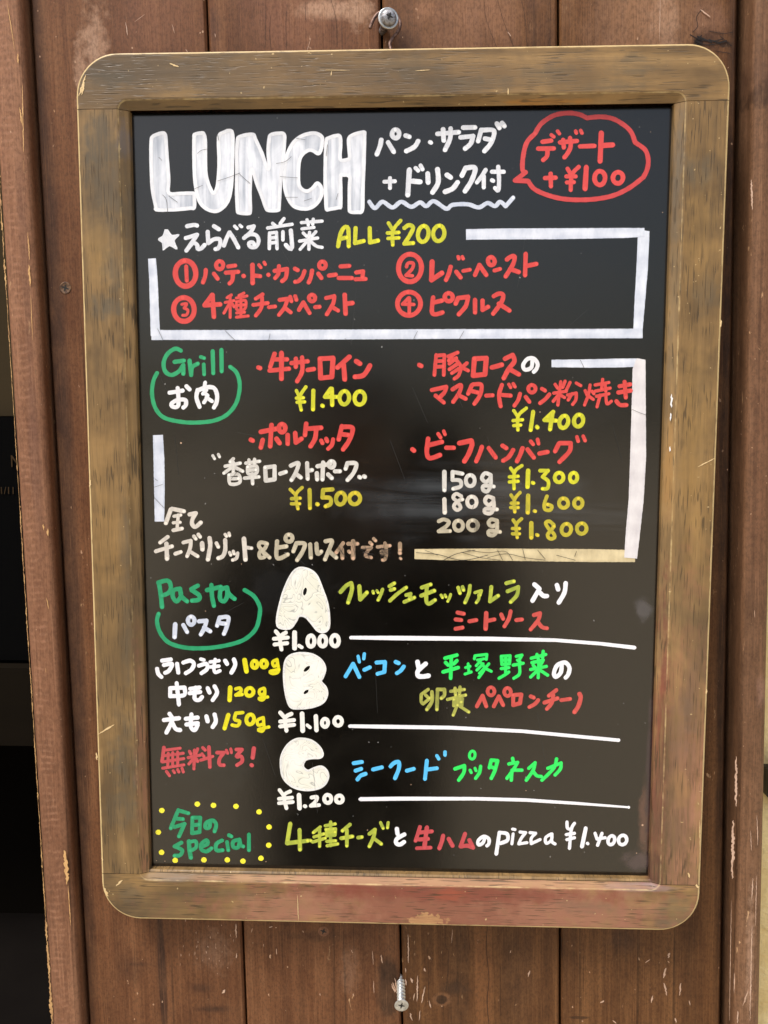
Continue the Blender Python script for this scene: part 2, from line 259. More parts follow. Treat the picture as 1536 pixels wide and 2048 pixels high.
 "@34/325,815 370,765 410,745* 415,800 385,900/475,770 482,875* 535,820/@24/583,810 588,825/615,805 625,820/@28/660,795 645,840 625,880/@30/715,770 755,745/725,800 755,790/720,885 780,830 850,780/850,840 885,830* 875,875/835,895 915,860/@32/975,780 1045,755/970,845 1075,805/1015,775 1010,880 1030,910 1080,880/@24/1128,840 1140,860/1160,840 1168,855/1205,835 1195,865 1182,890/@30/1265,780 1280,825/1300,775 1308,800/1360,765 1350,830 1320,900/@26/1400,820 1450,805* 1440,840/1430,840 1430,870 1410,900/@32/1530,775 1520,890* 1585,845/1650,745 1710,730/1660,810 1745,775* 1735,840 1685,895"),
('lettering', 'contained in white beside mozzarella', 'white_g', 36, J_, "515,755 555,790* 500,885/550,810 585,845 615,848/695,760 705,795/765,745 755,820 710,900"),
('lettering', 'meat sauce in red katakana', 'red_d', 32, Kc, "1260,980 1310,990/1245,1035 1290,1040/1245,1110 1300,1100/1355,1050 1410,1040/@36/1490,985 1485,1110/@32/1505,1045 1555,1035/1610,995 1625,1030/1685,970 1670,1030 1635,1090/1730,1040 1775,1035/1870,1000 1920,985* 1905,1040 1845,1115/1900,1050 1935,1095 1975,1105"),
('lettering', 'bacon in sky blue katakana', 'blue', 32, M_, "125,250 185,150* 235,255/@26/225,90 235,135/275,70 270,110/@32/275,198 318,178/372,140 440,135* 435,215* 380,230/525,135 550,145/590,172 565,205 535,225"),
('lettering', 'and in white beside bacon', 'white_g', 38, M_, "700,135 712,195/765,150 705,205 705,245 740,252 788,245"),
('lettering', 'local vegetables in bright green kanji', 'green_c', 26, M_,
 "@30/920,105 1015,80/925,140 945,160/1015,125 990,150/905,215 1025,180/970,100 965,265/@24/1085,180 1120,170/1105,150 1110,210/1080,232 1130,215/1155,110 1160,85* 1255,75* 1250,115/1180,120 1230,110/1205,125 1170,165/1210,145 1235,190 1190,260/1225,150 1175,200/1235,185 1195,225/1270,150 1240,185* 1290,210/@26/1370,90 1440,85* 1435,150* 1375,155* 1370,90/1375,120 1435,118/1405,90 1405,220/1370,188 1430,180/1352,265 1395,240 1430,215/1490,90 1535,80* 1515,115/1500,120 1520,135/1465,160 1545,145/1515,160 1515,230 1470,265/@27/1610,105 1725,75/1655,75 1665,110/1705,50 1700,100/1615,140 1705,120/1625,160 1640,180/1700,130 1680,165/1605,195 1730,170/1670,140 1665,260/1660,200 1605,255/1680,200 1740,240"),
('lettering', 'white hiragana after the vegetables', 'white_g', 34, N_, "775,145 765,220 725,255 712,220 740,160 800,140 835,180 825,235 805,260"),
('lettering', 'egg yolk in olive kanji', 'olive', 27, M_, "785,355 730,395* 730,455 745,470/765,400 790,425/745,470 800,425/@30/815,375 815,450 775,515/860,360 855,515/860,355 915,355* 915,400 890,425/@26/965,370 1075,355/1000,345 1005,400/1040,335 1035,400/940,435 1085,400/990,435 1060,430* 1055,480* 990,485* 990,435/995,458 1050,455/1022,420 1020,480/1010,500 985,560/1040,490 1110,535"),
('lettering', 'peperoncino in red katakana', 'red_d', 32, N_, "95,490 140,405* 170,490/@30/E 208,370,27,32/@32/230,490 270,410* 305,480/@30/E 340,375,26,32/@32/385,400 450,395* 440,465* 385,480* 385,400/525,410 550,420/585,440 560,470 515,495/730,360 670,405/635,460 740,425/705,400 695,460 655,510/770,440 840,430/@36/915,390 925,420 905,490 875,535"),
('lettering', 'seafood in sky blue katakana', 'blue', 32, M_, "190,945 255,935/205,1005 250,990/220,1075 245,1045 285,1030/345,995 415,978/485,970 510,945 550,935 550,990 520,1065/615,1005 670,990/775,925 760,1070/780,995 855,985/@28/855,885 870,910/920,855 920,880"),
('lettering', 'puttanesca in bright green katakana', 'green_c', 30, M_, "1000,990 1075,965* 1070,1020 1030,1080/@24/E 1138,880,22,32,8/1120,1000 1130,1020/1160,985 1168,1005/@28/1205,970 1195,1020 1165,1065/@30/1290,920 1275,980/1295,920 1340,925* 1320,1000 1290,1065/1290,975 1320,985/@28/1460,905 1465,930/1430,950 1500,938* 1470,990 1415,1065/1455,1000 1450,1080/1470,1000 1535,1000/1590,985 1640,940* 1625,1000 1570,1080/1625,1010 1655,1045 1690,1050/1742,985 1848,942* 1842,990 1800,1038/1812,910 1788,985 1695,1080"),
('lettering', 'regular portion in white hiragana', 'white_g', 33, O_, "145,85 215,75/160,120 225,112 200,165 170,182/105,150 115,190 140,215/265,110 275,180/315,100 370,85 400,110 380,155 335,185/@28/455,72 480,80/@32/440,125 500,110 505,150 460,185/@28/530,95 600,85/530,135 600,128/570,75 560,140 570,178 608,165/@34/650,85 665,110/720,75 730,120 700,180"),
('lettering', 'regular portion weight in yellow', 'yellow_c', 32, O_, "@38/805,80 820,170/@32/E 885,115,22,28/E 960,110,24,28/@26/1065,75 1030,95 1040,130 1065,115 1065,80* 1075,170 1030,188 1010,170 1080,155"),
('lettering', 'medium portion in white hiragana', 'white_g', 33, O_, "210,305 210,370/210,305 325,300* 320,360 215,368/262,265 270,340 280,435/370,310 445,300/365,345 450,335/415,300 405,385 440,400 465,375/510,305 525,340/565,290 585,340 550,400"),
('lettering', 'medium portion weight in yellow', 'yellow_c', 32, O_, "@36/690,300 685,400/@28/735,310 770,305 775,330 735,360* 785,355/@32/E 845,335,30,32,20/@26/960,305 925,320 930,355 965,345 965,310* 965,380 940,400 920,385 990,375"),
('lettering', 'large portion in white hiragana', 'white_g', 34, O_, "160,560 280,545/205,510 225,560 180,660/225,580 255,630 290,640/335,550 430,540/340,595 430,585/380,515 375,610 405,640 430,600/500,530 510,570/565,515 575,570 550,615"),
('lettering', 'extra portion weight in yellow', 'yellow_c', 32, O_, "@36/675,520 645,625/@28/790,500 735,505* 725,555 765,570 750,605 705,600/@32/E 850,555,30,40,10/@26/955,540 910,560 915,600 955,585 955,545* 960,620 945,650 915,635 1000,615"),
('lettering', 'free of charge in red', 'red_e', 24, O_, "@30/160,780 145,890/@24/175,800 290,785/165,845 315,825/150,895 320,868/150,945 320,918/195,825 190,930/230,820 230,930/270,815 270,925/180,970 205,1005/235,965 245,980/270,955 280,975/305,945 315,975/@26/365,810 375,830/430,790 415,825/355,860 450,840/405,800 400,950/390,875 360,910/418,870 430,890/470,780 490,800/465,830 480,850/455,880 550,850/@30/520,775 528,935/585,820 640,820* 605,870 605,915 640,920/@24/660,800 670,825/695,790 700,820/@30/740,795 785,795* 740,850 780,850 785,890 745,920/@34/880,785 870,860/@32/860,918 865,922"),
('lettering', 'second pasta price in white', 'white_f', 32, O_, "1090,500 1125,540/1180,510 1130,545 1140,645/1090,572 1200,560/1090,610 1200,598/@38/1265,510 1270,645/@26/1305,600 1330,620/@36/1375,530 1380,640/@32/E 1448,582,24,32/E 1553,570,30,34"),
('lettering', 'third pasta price in white', 'white_f', 30, O_, "1085,1120 1115,1160/1170,1130 1120,1165 1140,1265/1080,1190 1185,1180/1080,1225 1190,1215/@36/1240,1160 1245,1265/@30/1285,1248 1292,1250/1340,1180 1385,1175 1370,1215 1335,1245* 1400,1240/@32/E 1470,1190,28,32/E 1563,1192,28,28"),
('lettering', 'today\'s in green kanji', 'green_b', 32, P_, "275,240 245,310 215,385/285,245 355,265/265,308 312,312/245,375 325,350* 280,450/395,300 450,300* 445,415* 385,425* 388,300/395,360 440,355/530,335 522,380 492,380 500,340 550,322 578,355 565,410"),
('lettering', 'special in green', 'green_b', 32, P_, "300,500 245,530* 305,560 290,600 245,605/@36/360,490 365,560 375,620/@30/365,495 415,490 415,540 370,565/@32/455,535 510,510 500,480 460,510 460,555 500,570 540,545/625,482 580,510 580,560 630,560/680,440 700,450/665,495 675,560/765,475 715,490 715,535 755,535 765,480* 775,520 795,530/840,435 840,560"),
('lettering', 'four cheeses in olive green', 'lime', 26, P_, "@34/1170,350 1145,505* 1310,485/1245,400 1248,555/@26/1330,482 1337,486/1410,375 1355,420/1350,495 1450,465/1405,395 1405,530/1360,455 1440,430/1450,365 1530,350/1493,335 1493,525/1455,395 1533,390* 1528,440* 1463,445* 1458,395/1463,420 1528,415/1463,490 1533,485/1465,525 1550,510/@30/1648,355 1588,405/1578,465 1668,450/1623,400 1623,525/1713,460 1743,455/1803,430 1848,395* 1838,450 1803,530/1838,465 1898,510/@26/1893,340 1913,385/1953,340 1948,380"),
('lettering', 'and in white beside cheeses', 'white_g', 34, Q_, "615,390 620,430/675,435 615,470 610,505 640,515 672,495"),
('lettering', 'raw ham in red', 'red_e', 32, Q_, "800,375 765,485/790,420 895,410/790,475 865,470/@36/855,380 835,540/@30/775,545 885,540/@34/985,445 975,490 955,545/1030,470 1060,525/1160,430 1125,530* 1180,525 1225,540/1195,480 1220,530"),
('lettering', 'pizza and its price in white', 'white_g', 28, Q_, "1320,452 1305,500 1270,518 1265,485 1310,450 1350,470 1350,510 1335,525/@30/1435,420 1410,590/1440,420 1495,430 1500,480 1445,505/@24/1540,392 1560,395/1545,430 1535,510/@25/1600,415 1645,420* 1610,465 1590,510* 1655,500/1680,420 1725,425* 1690,465 1690,508* 1760,475/1850,430 1805,460 1810,505 1850,480 1855,430* 1855,490 1880,510/@26/1975,335 1980,385 2010,392/2035,345 2010,395 1995,545/1970,435 2035,425/1975,475 2035,460/@32/2125,385 2095,530/@26/2138,505 2142,508/2200,425 2215,470* 2280,460/2255,425 2220,520/@28/E 2330,480,26,36,20/E 2420,478,32,38,20"),
]
# straight marker bars: name, ink, half widths follow the list of (x, y, width) in photograph pixels
BARS = [
('border_line', 'bar_a', [(304, 517, 16), (307, 560, 17), (309, 620, 18), (311, 672, 19)]),
('border_line', 'bar_a', [(303, 670, 20), (500, 670, 20), (700, 669, 20), (900, 668, 19.5), (1100, 667.5, 19), (1285, 667, 19)]),
('border_line', 'bar_a', [(932, 469, 21), (1000, 468, 22), (1120, 467.5, 22), (1250, 466, 20), (1289, 465, 18)]),
('border_line', 'bar_a', [(1289, 461, 20), (1287, 475, 23), (1284, 540, 23), (1279, 610, 21), (1275, 672, 18)]),
('border_line', 'bar_a', [(316, 870, 20), (318, 920, 22), (319, 980, 21), (319, 1043, 19)]),
('border_line', 'bar_a', [(1103, 727, 15), (1180, 727, 17), (1240, 726, 18), (1280, 725, 16)]),
('border_line', 'bar_b', [(1282, 718, 18), (1278, 740, 26), (1277, 830, 29), (1276, 915, 32), (1272, 1000, 30), (1266, 1060, 29), (1261, 1116, 26)]),
('border_line', 'bar_c', [(829, 1108, 20), (900, 1109, 23), (980, 1109, 24), (1080, 1110, 25), (1180, 1111, 26), (1270, 1112, 24)]),
('divider_line', 'white_g', [(702, 1275, 7), (800, 1276, 9), (984, 1277.5, 8.5), (1110, 1280, 7), (1200, 1287, 7), (1269, 1295, 8)]),
('divider_line', 'white_g', [(700, 1452, 7), (760, 1453, 8), (900, 1455, 7.5), (1044, 1462, 7), (1150, 1472, 7), (1237, 1480, 7)]),
('divider_line', 'white_g', [(720, 1598, 8), (800, 1597, 8), (950, 1597, 7), (1050, 1599.5, 7), (1150, 1606, 6), (1257, 1614, 4)]),
]
BUBBLE = [  # big outlined letters: label, origin, outline, holes, outline width, inks
('white letter L', A_, "60,160 75,130 145,105 170,120 178,200 188,350 198,480 200,585 300,588 395,588 402,610 402,700 370,706 230,718 105,718 95,690 70,560 60,400 58,250", [], 30, 'fill_a', 'white_a'),
('white letter U', A_, "402,140 410,115 460,105 480,115 490,180 493,400 508,490 545,575 568,578 590,520 600,400 602,300 597,180 605,120 645,97 680,86 705,100 711,200 704,450 690,590 665,660 622,710 570,731 508,715 455,668 426,595 406,450 402,300", [], 30, 'fill_a', 'white_a'),
('white letter N', A_, "750,160 765,135 830,118 875,118 890,150 940,260 985,385 1002,370 994,250 1003,150 1015,120 1070,108 1120,115 1122,200 1110,350 1095,450 1085,600 1080,700 1070,722 1000,724 975,700 940,600 900,500 872,405 855,400 850,500 848,600 850,730 835,748 760,742 750,720 742,560 745,400 742,280", [], 30, 'fill_a', 'white_a'),
('white letter C', A_, "1425,190 1425,140 1380,108 1320,110 1250,135 1190,190 1145,280 1125,400 1125,520 1150,620 1200,690 1280,712 1340,700 1390,660 1420,600 1420,545 1395,510 1380,510 1350,545 1310,570 1270,560 1240,520 1235,440 1240,340 1265,280 1310,245 1350,245 1395,270 1415,240", [], 30, 'fill_a', 'white_a'),
('white letter H', B_, "52,165 70,145 135,125 160,135 165,200 162,315 215,318 238,300 232,220 240,135 345,98 356,130 352,300 345,500 342,600 338,725 300,738 245,735 236,700 236,550 238,455 185,440 165,450 165,560 165,690 150,700 75,715 52,708 46,600 42,450 45,300", [], 30, 'fill_a', 'white_a'),
('cream letter A', L_, "1260,622 1330,640 1385,690 1430,800 1465,900 1480,1000 1478,1100 1440,1135 1390,1125 1340,1065 1290,1013 1240,1008 1215,1050 1170,1105 1100,1105 1067,1080 1068,1000 1090,900 1120,800 1165,700 1210,640", [(1288, 812, 14, 32, 14)], 18, 'fill_b', 'fill_c'),
('cream letter B', O_, "1255,24 1350,37 1420,82 1450,150 1430,220 1415,250 1455,300 1465,360 1430,420 1350,455 1250,466 1180,460 1147,400 1127,300 1120,180 1132,90 1172,42", [(1303, 150, 14, 32, 48), (1297, 335, 12, 24, 52)], 18, 'fill_b', 'fill_c'),
('cream letter C', O_, "1260,708 1340,725 1400,770 1430,830 1410,860 1340,865 1290,880 1272,930 1310,965 1360,945 1420,932 1462,965 1473,1020 1440,1080 1370,1113 1280,1118 1190,1093 1120,1030 1097,950 1100,850 1140,770 1200,720", [], 18, 'fill_b', 'fill_c'),
]
DOTS = [(143, 243), (427, 192), (556, 202), (736, 210), (921, 254), (1001, 375), (998, 521), (936, 625), (792, 648), (667, 638), (480, 638), (250, 642), (141, 578), (115, 417)]
SCRATCH = "@3/>288,240/120,300 145,325/430,270 460,245 505,235/150,600 180,640 190,735/200,610 270,660/590,490 680,460 770,425/400,555 470,525/760,430 850,510/1060,350 1130,335 1180,295/1090,455 1230,465/590,120 600,165/1130,620 1230,620/1280,650 1340,630/1220,150 1290,160/>288,430/110,910 135,960 155,1005/650,925 700,975 740,1010/1010,950 1000,1000/>640,240/60,200 50,290/145,590 130,640/>288,680/75,1180 150,1155/75,1250 160,1340/90,1110 110,1125/700,1110 760,1040/>940,690/1295,515 1350,540 1420,565/880,120 910,180/>640,430/780,930 750,990/1150,930 1110,1000/250,1025 200,990/>600,980/@5/930,500 1100,515 1300,560 1500,520/1150,560 1250,510 1400,480/@3/1000,480 1100,520/@4/1300,500 1450,540 1600,560/1500,540 1650,510 1800,540 1960,560/1580,480 1620,560/1780,470 1800,555/1900,480 1960,550/2210,490 2195,530/2050,520 2200,560/@4/1340,480 1500,500 1640,490 1700,560/@3/300,460 380,540/320,520 350,450/480,470 560,520/500,500 580,480/630,500 720,470/640,520 730,500/650,460 720,530/650,480 700,555/420,440 440,520/1402,240 1398,320/1412,235 1410,330/1425,245 1420,320/@4/490,470 580,462/500,500 590,512/505,530 575,520/620,470 720,478/640,500 715,492/650,525 700,535/@3/520,450 560,560/300,430 350,520/430,410 450,540/680,420 640,560/1390,120 1380,150"
DISC = "@3/>288,1300/1180,60 1200,110 1230,90 1260,60/1170,200 1150,140/1240,190 1300,190/1260,290 1200,260/1340,240 1400,200/1380,80 1400,130"

FAINT = "@1.6/>640,430/245,1030/250,1035 290,590/>288,1560/0,0/>0,0/2200,1900 2440,2320/2600,2100 2760,2240/3120,3520 3240,3840/3300,3100 3420,3380/4200,1900 4140,2300/4560,2600 4700,2480/1900,3460 2060,3490/2300,4380 2440,4520/3000,5300 3020,5700/4300,5700 4360,6100/1500,4800 1720,4700/1800,4900 1950,4820/2100,5900 2200,6200/2500,6100 2540,6500/3600,3000 3700,3260/3900,3500 3960,3700/1400,3500 1430,3800/1280,3000 1330,3120/4900,3400 4980,3700"

# ---------------------------------------------------------------- stroke geometry
BOARD_D = 0.0070                                              # the black panel lies this deep behind the frame's face
def catmull(pts, step=2.0):
    if len(pts) < 3:
        (x0, y0), (x1, y1) = pts[0], pts[-1]; n = max(1, int(math.hypot(x1-x0, y1-y0)/8))
        return [(x0+(x1-x0)*i/n, y0+(y1-y0)*i/n) for i in range(n+1)]
    P = [pts[0]]+pts+[pts[-1]]; out = []
    for i in range(1, len(P)-2):
        p0, p1, p2, p3 = P[i-1], P[i], P[i+1], P[i+2]
        n = max(2, int(math.hypot(p2[0]-p1[0], p2[1]-p1[1])/step))
        for j in range(n):
            t = j/n
            out.append(tuple(0.5*((2*p1[k])+(-p0[k]+p2[k])*t+(2*p0[k]-5*p1[k]+4*p2[k]-p3[k])*t*t+(-p0[k]+3*p1[k]-3*p2[k]+p3[k])*t**3) for k in (0, 1)))
    out.append(pts[-1]); return out
class Ink:
    "collects ribbons in photograph pixels and lays them on the plane y = Y"
    def __init__(s, Y, lift=1e-4, seed=0):
        s.Y, s.lift, s.k, s.v, s.f, s.a = Y, lift, 0, [], [], []
        s.R = random.Random(seed)
    def vert(s, x, y, h, a):
        P = at(x, y, s.Y); P.y -= h; s.v.append(P); s.a.append(a); return len(s.v)-1
    def lift_(s):
        s.k += 1; return s.lift + s.k*6e-7
    def disc(s, x, y, r, a, rx=None, n=12):
        h = s.lift_() + 2e-6; c = s.vert(x, y, h, a); ph = s.R.random()*6
        ring = [s.vert(x+(rx or r)*cos(2*pi*i/n)*(1+.05*cos(3*i+ph)), y+r*sin(2*pi*i/n)*(1+.05*sin(2*i+ph)), h, a) for i in range(n)]
        for i in range(n): s.f.append((c, ring[(i+1) % n], ring[i]))
    def ribbon(s, pts, w, a=0.38, cap0=True, cap1=True, ws=None):
        n = len(pts)
        if n < 2: return
        ph2 = s.R.random()*9; amp = .18 if ws else .10
        tot = sum(math.hypot(pts[i+1][0]-pts[i][0], pts[i+1][1]-pts[i][1]) for i in range(n-1))
        ph = s.R.random()*6; prev = None
        base = a + s.R.uniform(-.08, .08)
        for i, (x, y) in enumerate(pts):
            x0, y0 = pts[max(0, i-1)]; x1, y1 = pts[min(n-1, i+1)]
            dx, dy = x1-x0, y1-y0; L = math.hypot(dx, dy) or 1; dx /= L; dy /= L
            ww = ws[i] if ws else w*(1+.035*sin(i*.7+ph)+.02*sin(i*1.9+ph*2))
            h = s.lift_(); bs = base + amp*(.55*sin(i*.21+ph2)+.45*sin(i*.53+2*ph2))+s.R.uniform(-.03, .03); e = bs - 0.13; sk1 = (.16 if ws else .05)*sin(i*.09+ph*3)
            q = [s.vert(x-dy*ww*.5, y+dx*ww*.5, h, e), s.vert(x-dy*ww*.26, y+dx*ww*.26, h, bs+.05+sk1), s.vert(x+dy*ww*.26, y-dx*ww*.26, h, bs+.05-sk1), s.vert(x+dy*ww*.5, y-dx*ww*.5, h, e)]
            if prev:
                for j in range(3): s.f.append((prev[j], prev[j+1], q[j+1], q[j]))
            prev = q
        if cap0: s.disc(*pts[0], w*.5, base)
        if cap1:
            s.disc(*pts[-1], w*.5, base)
            s.disc(*pts[-1], w*.36, min(1.0, a+.6))
    def stroke(s, spec, ox, oy, w):
        pts = []; runs = []
        for t in spec.split():
            c = t.endswith('*'); x, y = t.rstrip('*').split(',')
            pts.append((ox+float(x)/4, oy+float(y)/4))
            if c: runs.append(pts); pts = [pts[-1]]
        runs.append(pts)
        for i, r in enumerate(runs):
            if len(r) < 2: continue
            s.ribbon(catmull(r), w, cap0=True, cap1=True) if i == len(runs)-1 else s._mid(r, w)
    def _mid(s, r, w):
        q = catmull(r); s.ribbon(q, w, cap0=True, cap1=False); s.disc(*q[-1], w*.5, 0.38)
    def run(s, text, origin, w):
        ox, oy = origin; w = w/4
        for part in text.split('/'):
            while part and part[0] in '@>':
                if part[0] == '@': w = float(part[1:])/4
                else: ox, oy = map(float, part[1:].split(','))
                part = ''
            if not part: continue
            if part[0] == 'E':
                q = [float(z) for z in part[1:].split(',')]; cx, cy, rx, ry = q[:4]; t = radians(q[4] if len(q) > 4 else 0)
                st = -pi/2; pts = []
                for i in range(33):
                    u = st - 2*pi*i/32*1.02
                    ex, ey = rx*cos(u)*(1+.02*sin(2*u+cx)), ry*sin(u)
                    pts.append((ox+(cx+ex*cos(t)-ey*sin(t))/4, oy+(cy+ex*sin(t)+ey*cos(t))/4))
                s.ribbon(pts, w, cap0=True, cap1=True)
            else: s.stroke(part, ox, oy, w)
    def obj(s, name, mat, parent):
        return mesh_obj(name, s.v, s.f, mat, parent, attrs={'ink': s.a})

# ================================================================ THE BOARD
board = empty('menu_board')
tag(board, 'black lunch menu board in a rounded worn wooden frame, hung on the plank wall', 'menu board')
BW, BH = 0.165, 0.23183

# frame: one section swept round, cut apart at the four joints
def rrect(hx, hz, r, n):
    pts = []
    for cx, cz, a0 in ((hx-r, hz-r, 0), (-hx+r, hz-r, 90), (-hx+r, -hz+r, 180), (hx-r, -hz+r, 270)):
        for i in range(n+1):
            a = radians(a0+90*i/n); pts.append((cx+r*cos(a), cz+r*sin(a)))
    return pts
NC = 12
def loft(loops):
    "loops: (points, y, wear); straight runs between corners get extra stations"
    v = []; wear = []; faces = []; N = None
    for pts, y, wr in loops:
        P = []
        for i in range(len(pts)):
            a = pts[i]; b = pts[(i+1) % len(pts)]; P.append(a)
            if (i+1) % (NC+1) == 0:
                for j in range(1, 24): P.append((a[0]+(b[0]-a[0])*j/24, a[1]+(b[1]-a[1])*j/24))
        N = len(P)
        for (x, z) in P: v.append((x, y, z)); wear.append(wr)
    for l in range(len(loops)-1):
        for i in range(N):
            j = (i+1) % N
            faces.append((l*N+i, l*N+j, (l+1)*N+j, (l+1)*N+i))
    return v, faces, wear
o_ = lambda d: rrect(BW-d, BH-d, 0.0215-d, NC)
lip = lambda d: rrect(0.1435-d, 0.2088-d, max(0.0052-d, 0.0004), NC)
loops = [(o_(0.0004), 0.018, 0.3), (o_(0), 0.0172, 0.3), (o_(0), 0.0012, 0.35), (o_(0.00035), 0.0004, 1.0), (o_(0.0010), 0.00005, 0.8), (o_(0.0016), 0, 0.0),
         (rrect(0.152, 0.2175, 0.012, NC), 0, 0), (lip(-0.0009), 0, 0.0), (lip(-0.0003), 0.0001, 0.5), (lip(0.0002), 0.0004, 0.6), (lip(0.0012), 0.0010, 0.0),
         (rrect(0.1390, 0.2046, 0.0006, NC), 0.0030, 0.1), (rrect(0.1386, 0.2042, 0.0003, NC), 0.0035, 0.0), (rrect(0.1386, 0.2042, 0.0003, NC), 0.0085, 0.0)]
fv, ff, fwear = loft(loops)

def frame_mat(name, along_x, seed):
    k = K(name, 0.45, 0.4)
    L = (4.0, 30, 60) if along_x else (60, 30, 4.0)
    F = (20, 200, 420) if along_x else (420, 200, 20)
    PO = (80, 200, 1500) if along_x else (1500, 200, 80)
    rot = (0, radians(-3), 0) if along_x else (0, radians(8 if seed > 6 else -4), 0)
    o = (seed, 0, seed*2)
    st = k.noise(L, 4, 0.6, 0.7, o); fi = k.noise(F, 3, 0.6, 0.2, o, rot); bl = k.noise((22, 22, 22), 4, 0.6, 0.4, o)
    big_ = k.noise((9, 30, 22) if along_x else (22, 30, 9), 4, 0.6, 0.8, (seed*4, 0, 1))
    c = k.mix(k.rng(bl, 0.33, 0.62), srgb(96, 75, 47), srgb(148, 117, 72))
    c = k.mix(k.rng(st, 0.50, 0.72, 0, 0.75), c, srgb(176, 142, 92))
    c = k.mix(k.rng(fi, 0.44, 0.66, 0, 0.45), c, srgb(92, 73, 48))
    brush = k.noise((26, 120, 330) if along_x else (330, 120, 26), 4, .65, .5, (seed, 3, 3))
    brush = k.rng(brush, .36, .58, .30, 1.0)
    def bb(cx, cz, rx, rz, colr, amt, edge=0.75, wob=0.85, ws=130):
        nonlocal c
        f = k.math('MULTIPLY', k.blob((cx, 0, cz), (rx*1.15, 1, rz*1.15), edge, wob, ws, seed+cx*20+cz), amt)
        if rx < .04: f = k.math('MULTIPLY', f, brush)
        c = k.mix(f, c, colr)
    smut = srgb(92, 84, 68); red = srgb(156, 104, 78); pink = srgb(172, 126, 100); ochre = srgb(180, 142, 78); cherry = srgb(124, 60, 48)
    if along_x:
        for q in ((.0, .2185, .17, .012, srgb(116, 93, 64), .60, .8, .6), (-.13, .222, .05, .010, srgb(88, 74, 54), .55), (-.146, .219, .012, .007, smut, .8), (-.06, .213, .03, .004, smut, .45), (.005, .222, .022, .007, smut, .6), (.035, .214, .03, .005, smut, .5), (.075, .218, .02, .006, smut, .45),
                  (.118, .222, .016, .006, smut, .6), (.105, .212, .02, .004, smut, .4), (-.11, .2115, .02, .003, ochre, .4),
                  (.03, -.222, .150, .030, srgb(138, 88, 70), .92), (.10, -.222, .06, .02, pink, .35), (-.055, -.225, .045, .014, pink, .45), (.045, -.213, .09, .006, cherry, .55), (-.02, -.212, .03, .005, cherry, .6),
                  (.03, -.2135, .012, .004, srgb(168, 84, 56), .45), (-.148, -.217, .008, .007, smut, .5), (.152, -.220, .012, .010, srgb(120, 100, 70), .9), (.146, -.226, .008, .006, smut, .7), (.105, -.219, .02, .005, smut, .35), (-.10, -.216, .03, .004, smut, .3),
                  (.018, -.2288, .010, .0035, srgb(190, 148, 100), .8, .25, 1.6, 300), (-.04, -.229, .012, .003, srgb(170, 130, 80), .4)): bb(*q)
        # rounded lower edge of the opening is coloured paler
        bb(.02, -.2072, .155, .0022, srgb(172, 132, 96), .75, .6, .2)
        bb(.132, -.2075, .022, .0024, srgb(138, 122, 128), .7, .6, .2); bb(-.128, -.2075, .016, .0024, srgb(138, 126, 112), .6, .6, .2)
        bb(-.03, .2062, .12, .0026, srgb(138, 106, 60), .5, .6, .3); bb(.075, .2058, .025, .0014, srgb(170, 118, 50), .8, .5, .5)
    else:
        for q in ((-.152, .165, .016, .050, srgb(86, 74, 54), .65), (-.154, .185, .012, .018, smut, .75), (-.150, .165, .007, .022, smut, .55), (-.1410, .19, .004, .012, srgb(110, 106, 108), .7), (-.1405, .15, .004, .03, smut, .5), (-.153, .105, .012, .008, smut, .85), (-.149, .125, .009, .012, smut, .6),
                  (-.147, -.075, .005, .03, smut, .55), (-.149, -.14, .010, .028, smut, .8), (-.151, -.168, .012, .012, smut, .55), (-.1465, -.02, .004, .03, smut, .6), (-.156, .135, .008, .02, ochre, .3),
                  (-.156, -.03, .009, .06, srgb(150, 116, 66), .35), (-.1408, -.15, .0040, .09, srgb(148, 100, 74), .7),
                  (.151, .17, .009, .012, smut, .7), (.158, .11, .009, .012, smut, .5), (.155, .03, .007, .02, smut, .2), (.153, .14, .01, .03, ochre, .25), (.153, .04, .009, .05, ochre, .25), (.155, .0, .010, .055, srgb(152, 118, 66), .4),
                  (.1412, .17, .0034, .04, srgb(96, 88, 74), .7), (.141, .11, .003, .05, srgb(112, 98, 74), .5), (.1410, .02, .0032, .03, srgb(150, 108, 52), .5),
                  (.153, -.140, .022, .115, red, .62), (.154, -.16, .012, .06, pink, .55), (.1410, -.12, .0042, .105, srgb(120, 66, 50), .9), (.1405, -.197, .004, .012, srgb(70, 40, 34), .7),
                  (.157, -.095, .008, .03, smut, .4), (.152, -.115, .008, .02, smut, .35), (.150, -.175, .007, .012, smut, .3), (.152, -.15, .007, .012, ochre, .35)): bb(*q)
    # open pores of the wood: short dark dashes
    c = k.mix(k.rng(big_, .47, .70, 0, .62), c, srgb(78, 65, 47))
    po = k.noise(PO, 1, 0.4, 0.15, (seed*3, 0, seed), rot); pz = k.noise((40, 40, 40), 2, 0.5, 0, (seed, 2, 7))
    pf = k.math('MULTIPLY', k.rng(po, 0.585, 0.65), k.rng(pz, 0.38, 0.56))
    c = k.mix(k.math('MULTIPLY', pf, 0.75), c, srgb(70, 56, 36))
    wn_ = k.noise((300, 300, 300), 2, 0.5, 0, (seed, 9, 0)); sp = k.noise((520, 520, 520), 1, 0.5, 0, (2, seed, 0))
    c = k.mix(k.rng(sp, 0.77, 0.80, 0, .8), c, srgb(196, 170, 122))
    wa = k.nd('ShaderNodeAttribute', out=2, attribute_name='wear'); big = k.noise((45, 45, 45), 3, 0.6, 0, (seed, 0, 5))
    wf = k.rng(k.math('MULTIPLY', wa, k.math('ADD', k.math('MULTIPLY', wn_, .5), big)), 0.36, 0.62)
    c = k.mix(k.math('MULTIPLY', wf, 0.9), c, srgb(206, 180, 128))
